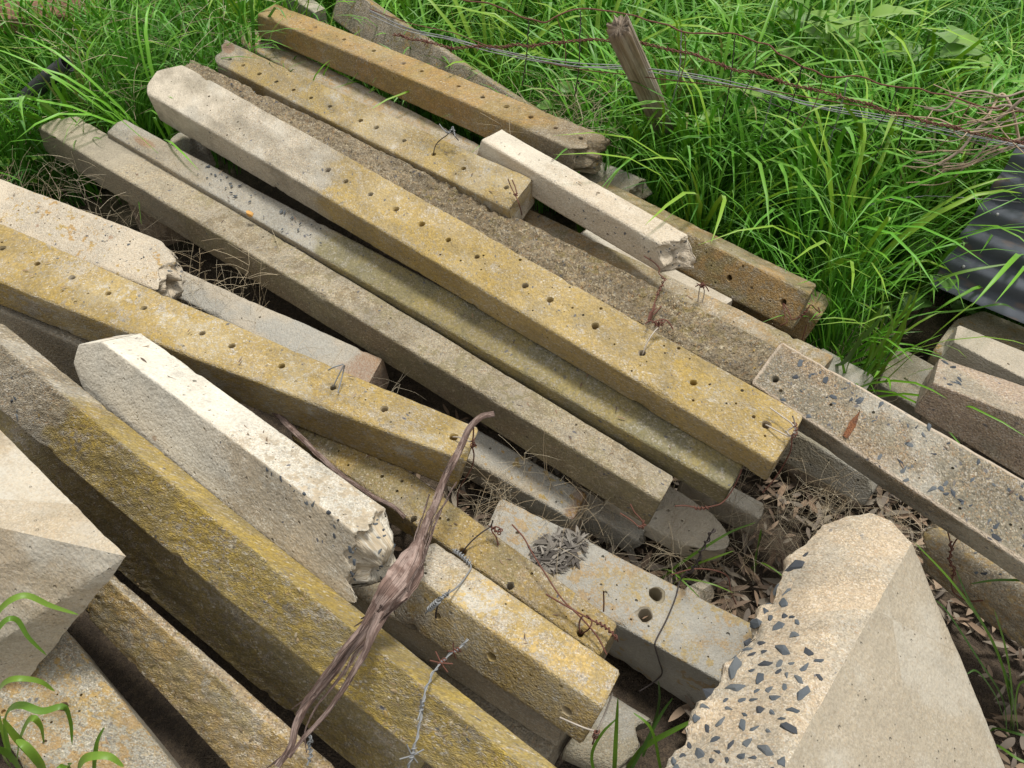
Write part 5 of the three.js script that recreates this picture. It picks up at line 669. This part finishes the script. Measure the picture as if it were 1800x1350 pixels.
{
  const geos = []; for (let s = 0; s < 8; s++) geos.push(tuftGeo(300 + s, 15, 0.24 + 0.02 * s, 0.52 + 0.02 * s, [0.0075, 0.0048, 0.0095, 0.0062, 0.005, 0.0085, 0.0044, 0.011][s], 0.14 + 0.075 * s));
  const mat = leafMat([0.62, 0.72, 0.55]), r = rng(11), spots = geos.map(() => []), M4 = new THREE.Matrix4(), Q = new THREE.Quaternion(), E = new THREE.Euler(), S = new THREE.Vector3(), col = new THREE.Color();
  for (let k = 0; k < 60000; k++) {
    const x = -3.6 + 7.6 * r(), z = -7.2 + 6.0 * r(), q = r(), s = r(), d = grassAt(x, z) * (0.62 + 0.5 * fbm(x * 2 + 60, z * 2 + 60)) * (z < -4.6 ? 0.46 : 0.8) * 0.42; const h = [r(), r(), r(), r(), r()];
    if (q > d || covered(x, z)) continue;
    const near = clamp(backSide(x, z) / 0.4, 0, 1); spots[Math.floor(s * 8)].push([x, z, h, x < -0.9 ? 1 : 0, x < -0.9 ? 1 : near]);
  }
  spots.forEach((list, s) => {
    const im = new THREE.InstancedMesh(geos[s], mat, list.length);
    list.forEach(([x, z, h, left, near], i) => { const k = (0.7 + 0.5 * h[0]) * (left ? 0.9 : 1) * (0.7 + 0.3 * near); E.set((h[1] - 0.5) * 0.5, h[2] * 6.283, (h[3] - 0.5) * 0.5); M4.compose(new THREE.Vector3(x, -0.03, z), Q.setFromEuler(E), S.set(k * 1.02, k, k * 1.02)); im.setMatrixAt(i, M4); const v = 0.75 + 0.5 * h[4], y = h[1]; col.setRGB(lerp(0.16, 0.28, y * y) * v, lerp(0.44, 0.56, y * y) * v, lerp(0.035, 0.055, h[3]) * v); if (h[0] > 0.988 && s !== 7 && s !== 2) col.setRGB(0.46, 0.4, 0.17); else if (h[0] < 0.12) col.setRGB(0.15 * v, 0.36 * v, 0.075 * v); else if (h[0] > 0.93) col.setRGB(0.38 * v, 0.57 * v, 0.055); im.setColorAt(i, col); });
    put(im, 'tall_grass', 'dense tall green grass behind and beside the pile', 'grass', 'tall grass', 'stuff');
  });
}
// broad-leaved weeds standing in the grass
function weed(x, z, n, h, size, seed, label, mat) {
  const r = rng(seed), g = new THREE.Group(); g.position.set(x, 0, z); const stem = new THREE.CatmullRomCurve3([new THREE.Vector3(0, 0, 0), new THREE.Vector3(0.02 * (r() - 0.5), h * 0.5, 0.03), new THREE.Vector3(0.05 * (r() - 0.5), h, 0.02)]);
  part('stem', new THREE.TubeGeometry(stem, 16, 0.004, 6), leafC, g);
  for (let k = 0; k < n; k++) {
    const t = 0.3 + 0.7 * (k + r()) / n, p = stem.getPointAt(Math.min(1, t)), q = k * 2.4 + r(), L = size * (0.65 + 0.6 * r()), w = L * (0.36 + 0.16 * r()), pos = [], idx = [], d = new THREE.Vector3(Math.cos(q), 0.15 + 0.5 * r(), Math.sin(q)).normalize(), s = d.clone().cross(new THREE.Vector3(0, 1, 0)).normalize(), nn = s.clone().cross(d), pet = 0.03 + 0.04 * r();
    for (let i = 0; i <= 8; i++) { const u = i / 8, wd = w * (u < 0.2 ? 0.35 + 3.2 * u : 1.02 * Math.pow(1 - (u - 0.2) / 0.82, 0.75)) * (1 + 0.12 * (i % 2)), cen = p.clone().addScaledVector(d, pet + u * L).addScaledVector(nn, -0.35 * L * u * u); for (const e of [-1, -0.5, 0, 0.5, 1]) { const o = cen.clone().addScaledVector(s, e * wd).addScaledVector(nn, Math.abs(e) * wd * 0.25 + 0.004 * pn(u * 5, e * 3, k)); pos.push(o.x, o.y, o.z); } if (i) for (let e = 0; e < 4; e++) { const a = (i - 1) * 5 + e; idx.push(a, a + 1, a + 5, a + 1, a + 6, a + 5); } }
    const lg = new THREE.BufferGeometry(); lg.setAttribute('position', new THREE.Float32BufferAttribute(pos, 3)); lg.setIndex(idx); lg.computeVertexNormals(); part('petiole', new THREE.TubeGeometry(new THREE.LineCurve3(p, p.clone().addScaledVector(d, pet + 0.01)), 2, 0.0018, 5), leafC, part('leaf', lg, mat, g));
  }
  put(g, 'broadleaf_weed', label, 'weed', 'broad-leaved weeds in the grass');
}
const weedA = leafMat([0.2, 0.36, 0.04]), weedB = leafMat([0.13, 0.27, 0.035]);
const W5 = PATH.weeds[0];
weed(W5[0][0], W5[0][2], 16, 0.62, 0.14, 1, 'big bright broad-leaved weed at the top of the photo right of the stake', weedA);
weed(W5[1][0], W5[1][2], 12, 0.58, 0.12, 2, 'broad-leaved weed behind the wires right of the biggest weed', weedB);
weed(W5[2][0], W5[2][2], 9, 0.5, 0.09, 3, 'light green weed under the wires right of the timber stake', weedA);
weed(W5[3][0], W5[3][2], 10, 0.55, 0.11, 4, 'broad-leaved weed above the dead branch near the right edge', weedA);
weed(W5[4][0], W5[4][2], 8, 0.4, 0.08, 5, 'low weed left of the timber stake near the pile', weedB);
weed(W5[5][0], W5[5][2], 10, 0.6, 0.12, 9, 'dark broad-leaved weed left of the biggest weed at the top', weedB);
weed(1.2, -1.72, 6, 0.3, 0.08, 6, 'dark broad leaf plant by the grey block and the sheet', leafC);
weed(1.35, -2.06, 8, 0.36, 0.07, 7, 'small bright weed beside the edge of the corrugated sheet', weedA);
weed(-1.72, -2.42, 5, 0.26, 0.06, 8, 'small weed at the far end of the grey-brown post', weedA);
// dead gum leaves and straw
function gumLeaf(seed, L, w) { const r = rng(seed), pos = [], idx = [], bend = (r() - 0.5) * 0.5, cu = (r() - 0.3) * 0.6, tw = (r() - 0.5) * 1.4; for (let i = 0; i <= 8; i++) { const u = i / 8, wd = w * Math.sin(Math.PI * Math.pow(u, 0.8)) * 0.5 + 0.0006, x = (u - 0.5) * L, z = bend * L * (u - 0.5) ** 2 * 2, y = cu * L * (u - 0.5) ** 2, a = tw * (u - 0.5); for (const e of [-1, 0, 1]) pos.push(x, y + e * wd * Math.sin(a) + Math.abs(e) * wd * 0.35, z + e * wd * Math.cos(a)); if (i) { const q = (i - 1) * 3; idx.push(q, q + 1, q + 3, q + 1, q + 4, q + 3, q + 1, q + 2, q + 4, q + 2, q + 5, q + 4); } } const g = new THREE.BufferGeometry(); g.setAttribute('position', new THREE.Float32BufferAttribute(pos, 3)); g.setIndex(idx); g.computeVertexNormals(); return g; }
const litterMat = new THREE.MeshStandardMaterial({ color: 0xffffff, roughness: 0.85, side: THREE.DoubleSide });
function scatter(geo, mat, list, name, label, cat, cols) { const im = new THREE.InstancedMesh(geo, mat, list.length), M4 = new THREE.Matrix4(), c = new THREE.Color(); list.forEach((o, i) => { M4.compose(new THREE.Vector3(o[0], o[1], o[2]), new THREE.Quaternion().setFromEuler(new THREE.Euler(o[3], o[4], o[5])), new THREE.Vector3(o[6], o[6], o[6])); im.setMatrixAt(i, M4); const k = cols[i % cols.length], v = 0.7 + 0.6 * lat[(i * 71) & 65535]; im.setColorAt(i, c.setRGB(k[0] * v, k[1] * v, k[2] * v)); }); put(im, name, label, cat, null, 'stuff'); }
const gumCols = [[0.2, 0.135, 0.085], [0.25, 0.18, 0.12], [0.13, 0.09, 0.06], [0.21, 0.175, 0.13], [0.16, 0.13, 0.1]];
{
  const r = rng(21), a = [], b = [], pocket = [];
  for (let k = 0; k < 2600; k++) { const x = 0.2 + 1.0 * r(), z = -1.3 + 0.95 * r(), h = [r(), r(), r(), r(), r()], y = 0.0 + 0.035 * h[0]; if ((covered(x, z, -0.005) && h[4] > 0.15) || (x < 0.34 && z > -0.74)) continue; (k % 2 ? a : b).push([x, y, z, (h[1] - 0.5) * 0.9, h[2] * 6.283, (h[3] - 0.5) * 0.9, 0.6 + 0.6 * h[4]]); }
  for (let k = 0; k < 500; k++) { const x = -0.3 + 0.8 * r(), z = -1.4 + 0.55 * r(), h = [r(), r(), r(), r(), r()]; (k % 2 ? a : b).push([x, 0.0 + 0.03 * h[0], z, (h[1] - 0.5) * 0.9, h[2] * 6.283, (h[3] - 0.5) * 0.9, 0.6 + 0.6 * h[4]]); }
  const p = V(mk[4]); for (let k = 0; k < 210; k++) { const q = r() * 6.283, d = Math.sqrt(r()); pocket.push([p.x - 0.01 + 0.055 * d * Math.cos(q) - 0.02 * Math.sin(q), p.y + 0.003 + 0.022 * r() * (1 - d * 0.7), p.z + 0.05 * d * Math.sin(q), (r() - 0.5) * 0.7, r() * 6.283, (r() - 0.5) * 0.5, 0.35 + 0.4 * r()]); }
  scatter(gumLeaf(1, 0.06, 0.011), litterMat, a, 'leaf_litter', 'brown dead leaf litter on the soil between the posts', 'leaf litter', gumCols);
  scatter(gumLeaf(2, 0.04, 0.012), litterMat, b, 'leaf_litter', 'broad brown dead leaf litter on the soil between the posts', 'leaf litter', gumCols);
  scatter(gumLeaf(3, 0.06, 0.009), litterMat, pocket, 'leaf_litter', 'small heap of grey dead leaves on the pale grey holed post', 'leaf litter', [[0.17, 0.15, 0.125], [0.12, 0.105, 0.085], [0.21, 0.19, 0.16], [0.07, 0.06, 0.05]]);
  // larger single leaves one can pick out
  const shapes = [11, 12, 13, 14].map((s) => gumLeaf(s, 0.085, 0.019)), mats = [[0.27, 0.175, 0.11], [0.24, 0.16, 0.11], [0.32, 0.19, 0.08], [0.2, 0.13, 0.095]].map((c) => std(c, 0.75, { side: THREE.DoubleSide }));
  for (let k = 0; k < 16; k++) { const x = 0.5 + 0.34 * r(), z = -1.02 + 0.36 * r(); const t = [r(), r(), r()]; if (covered(x, z, 0.01)) continue; const m = new THREE.Mesh(shapes[k % 4], mats[k % 4]); m.position.set(x, 0.036 + 0.012 * t[0], z); m.rotation.set((t[1] - 0.5) * 0.5, t[2] * 6.283, (t[0] - 0.5) * 0.5); m.scale.setScalar(0.6 + 0.5 * t[1]); put(m, 'dry_leaf', 'large curled brown gum leaf on the litter between the slab and the pile', 'leaf', 'large dead leaves on the litter'); }
}
{ // crumbs and leaf bits lying on the posts
  const r = rng(91), bits = []; for (const k of ['P1', 'P14', 'P16', 'P25', 'P26', 'P24', 'P7', 'P9', 'P3', 'P4', 'P15', 'P6', 'P2', 'P18', 'P13', 'P23']) { const b = bodyOf[k], n = Math.round(14 * b.L); for (let i = 0; i < n; i++) { const t = 0.05 + 0.9 * r(), s = 0.1 + 0.8 * r(), p = b.F0.clone().lerp(b.F1, t), q = b.B0.clone().lerp(b.B1, t); p.lerp(q, s).addScaledVector(b.uG, -0.002); bits.push([p.x, p.y, p.z, (r() - 0.5) * 0.4, r() * 6.283, (r() - 0.5) * 0.4, 0.12 + 0.3 * r() ** 2]); } }
  scatter(gumLeaf(31, 0.05, 0.008), litterMat, bits, 'leaf_crumbs', 'small brown leaf crumbs scattered on the tops of the posts', 'leaf crumbs', [[0.16, 0.1, 0.06], [0.09, 0.06, 0.04], [0.22, 0.15, 0.09]]);
}
{ // fine dry grass stalks with branching heads
  const stalk = (seed) => { const r = rng(seed), gs = [], line = (a, b, w) => { const c = a.clone().lerp(b, 0.5).add(new THREE.Vector3((r() - 0.5) * 0.012, 0.006, (r() - 0.5) * 0.012)); gs.push(new THREE.TubeGeometry(new THREE.CatmullRomCurve3([a, c, b]), 5, w, 3)); }; const top = new THREE.Vector3((r() - 0.5) * 0.1, 0.15, (r() - 0.5) * 0.1); line(new THREE.Vector3(), top, 0.0005); for (let k = 0; k < 9; k++) { const a = top.clone().multiplyScalar(0.5 + 0.5 * r()), q = r() * 6.283; line(a, a.clone().add(new THREE.Vector3(Math.cos(q) * 0.07, 0.05 * r(), Math.sin(q) * 0.07)), 0.00032); } return mergeGeometries(gs); };
  const r = rng(31), cols = [[0.5, 0.41, 0.27], [0.4, 0.31, 0.19], [0.56, 0.48, 0.34]], A = [], B = [], sp = (x, y, z, n, rx, rz, tilt, s) => { for (let k = 0; k < n; k++) (k % 2 ? A : B).push([x + (r() - 0.5) * rx, y, z + (r() - 0.5) * rz, (r() - 0.5) * tilt, r() * 6.283, (r() - 0.5) * tilt, s * (0.6 + 0.7 * r())]); };
  sp(0.62, 0.0, -1.02, 60, 0.34, 0.3, 2.2, 1); sp(0.8, 0, -0.93, 40, 0.2, 0.18, 2.2, 0.9); sp(0.28, 0.02, -0.93, 34, 0.22, 0.2, 2, 0.8); sp(0.02, 0.05, -0.98, 40, 0.3, 0.2, 1.8, 1); sp(-1.3, 0.1, -2.0, 44, 0.6, 0.2, 1.8, 1.1); sp(-0.85, 0.12, -1.62, 26, 0.3, 0.16, 1.8, 1.1); sp(-0.5, 0.1, -1.3, 16, 0.3, 0.1, 1.2, 1); sp(-1.7, 0.05, -2.35, 30, 0.7, 0.4, 1.5, 1.3); sp(0.9, 0, -1.5, 40, 0.4, 0.2, 1.8, 1); sp(-1.9, 0.05, -2.9, 26, 1.4, 0.8, 0.6, 2.6); sp(-1.1, 0.05, -2.95, 12, 0.7, 0.5, 0.6, 2.4); sp(0.15, 0.2, -2.35, 20, 0.3, 0.3, 1, 1.4);
  scatter(stalk(1), litterMat, A, 'dry_grass', 'thin pale dry grass stalks around the pile', 'dry grass', cols); scatter(stalk(2), litterMat, B, 'dry_grass', 'wispy dry grass heads tangled in the gaps of the pile', 'dry grass', cols);
}
renderer.render(scene, camera);
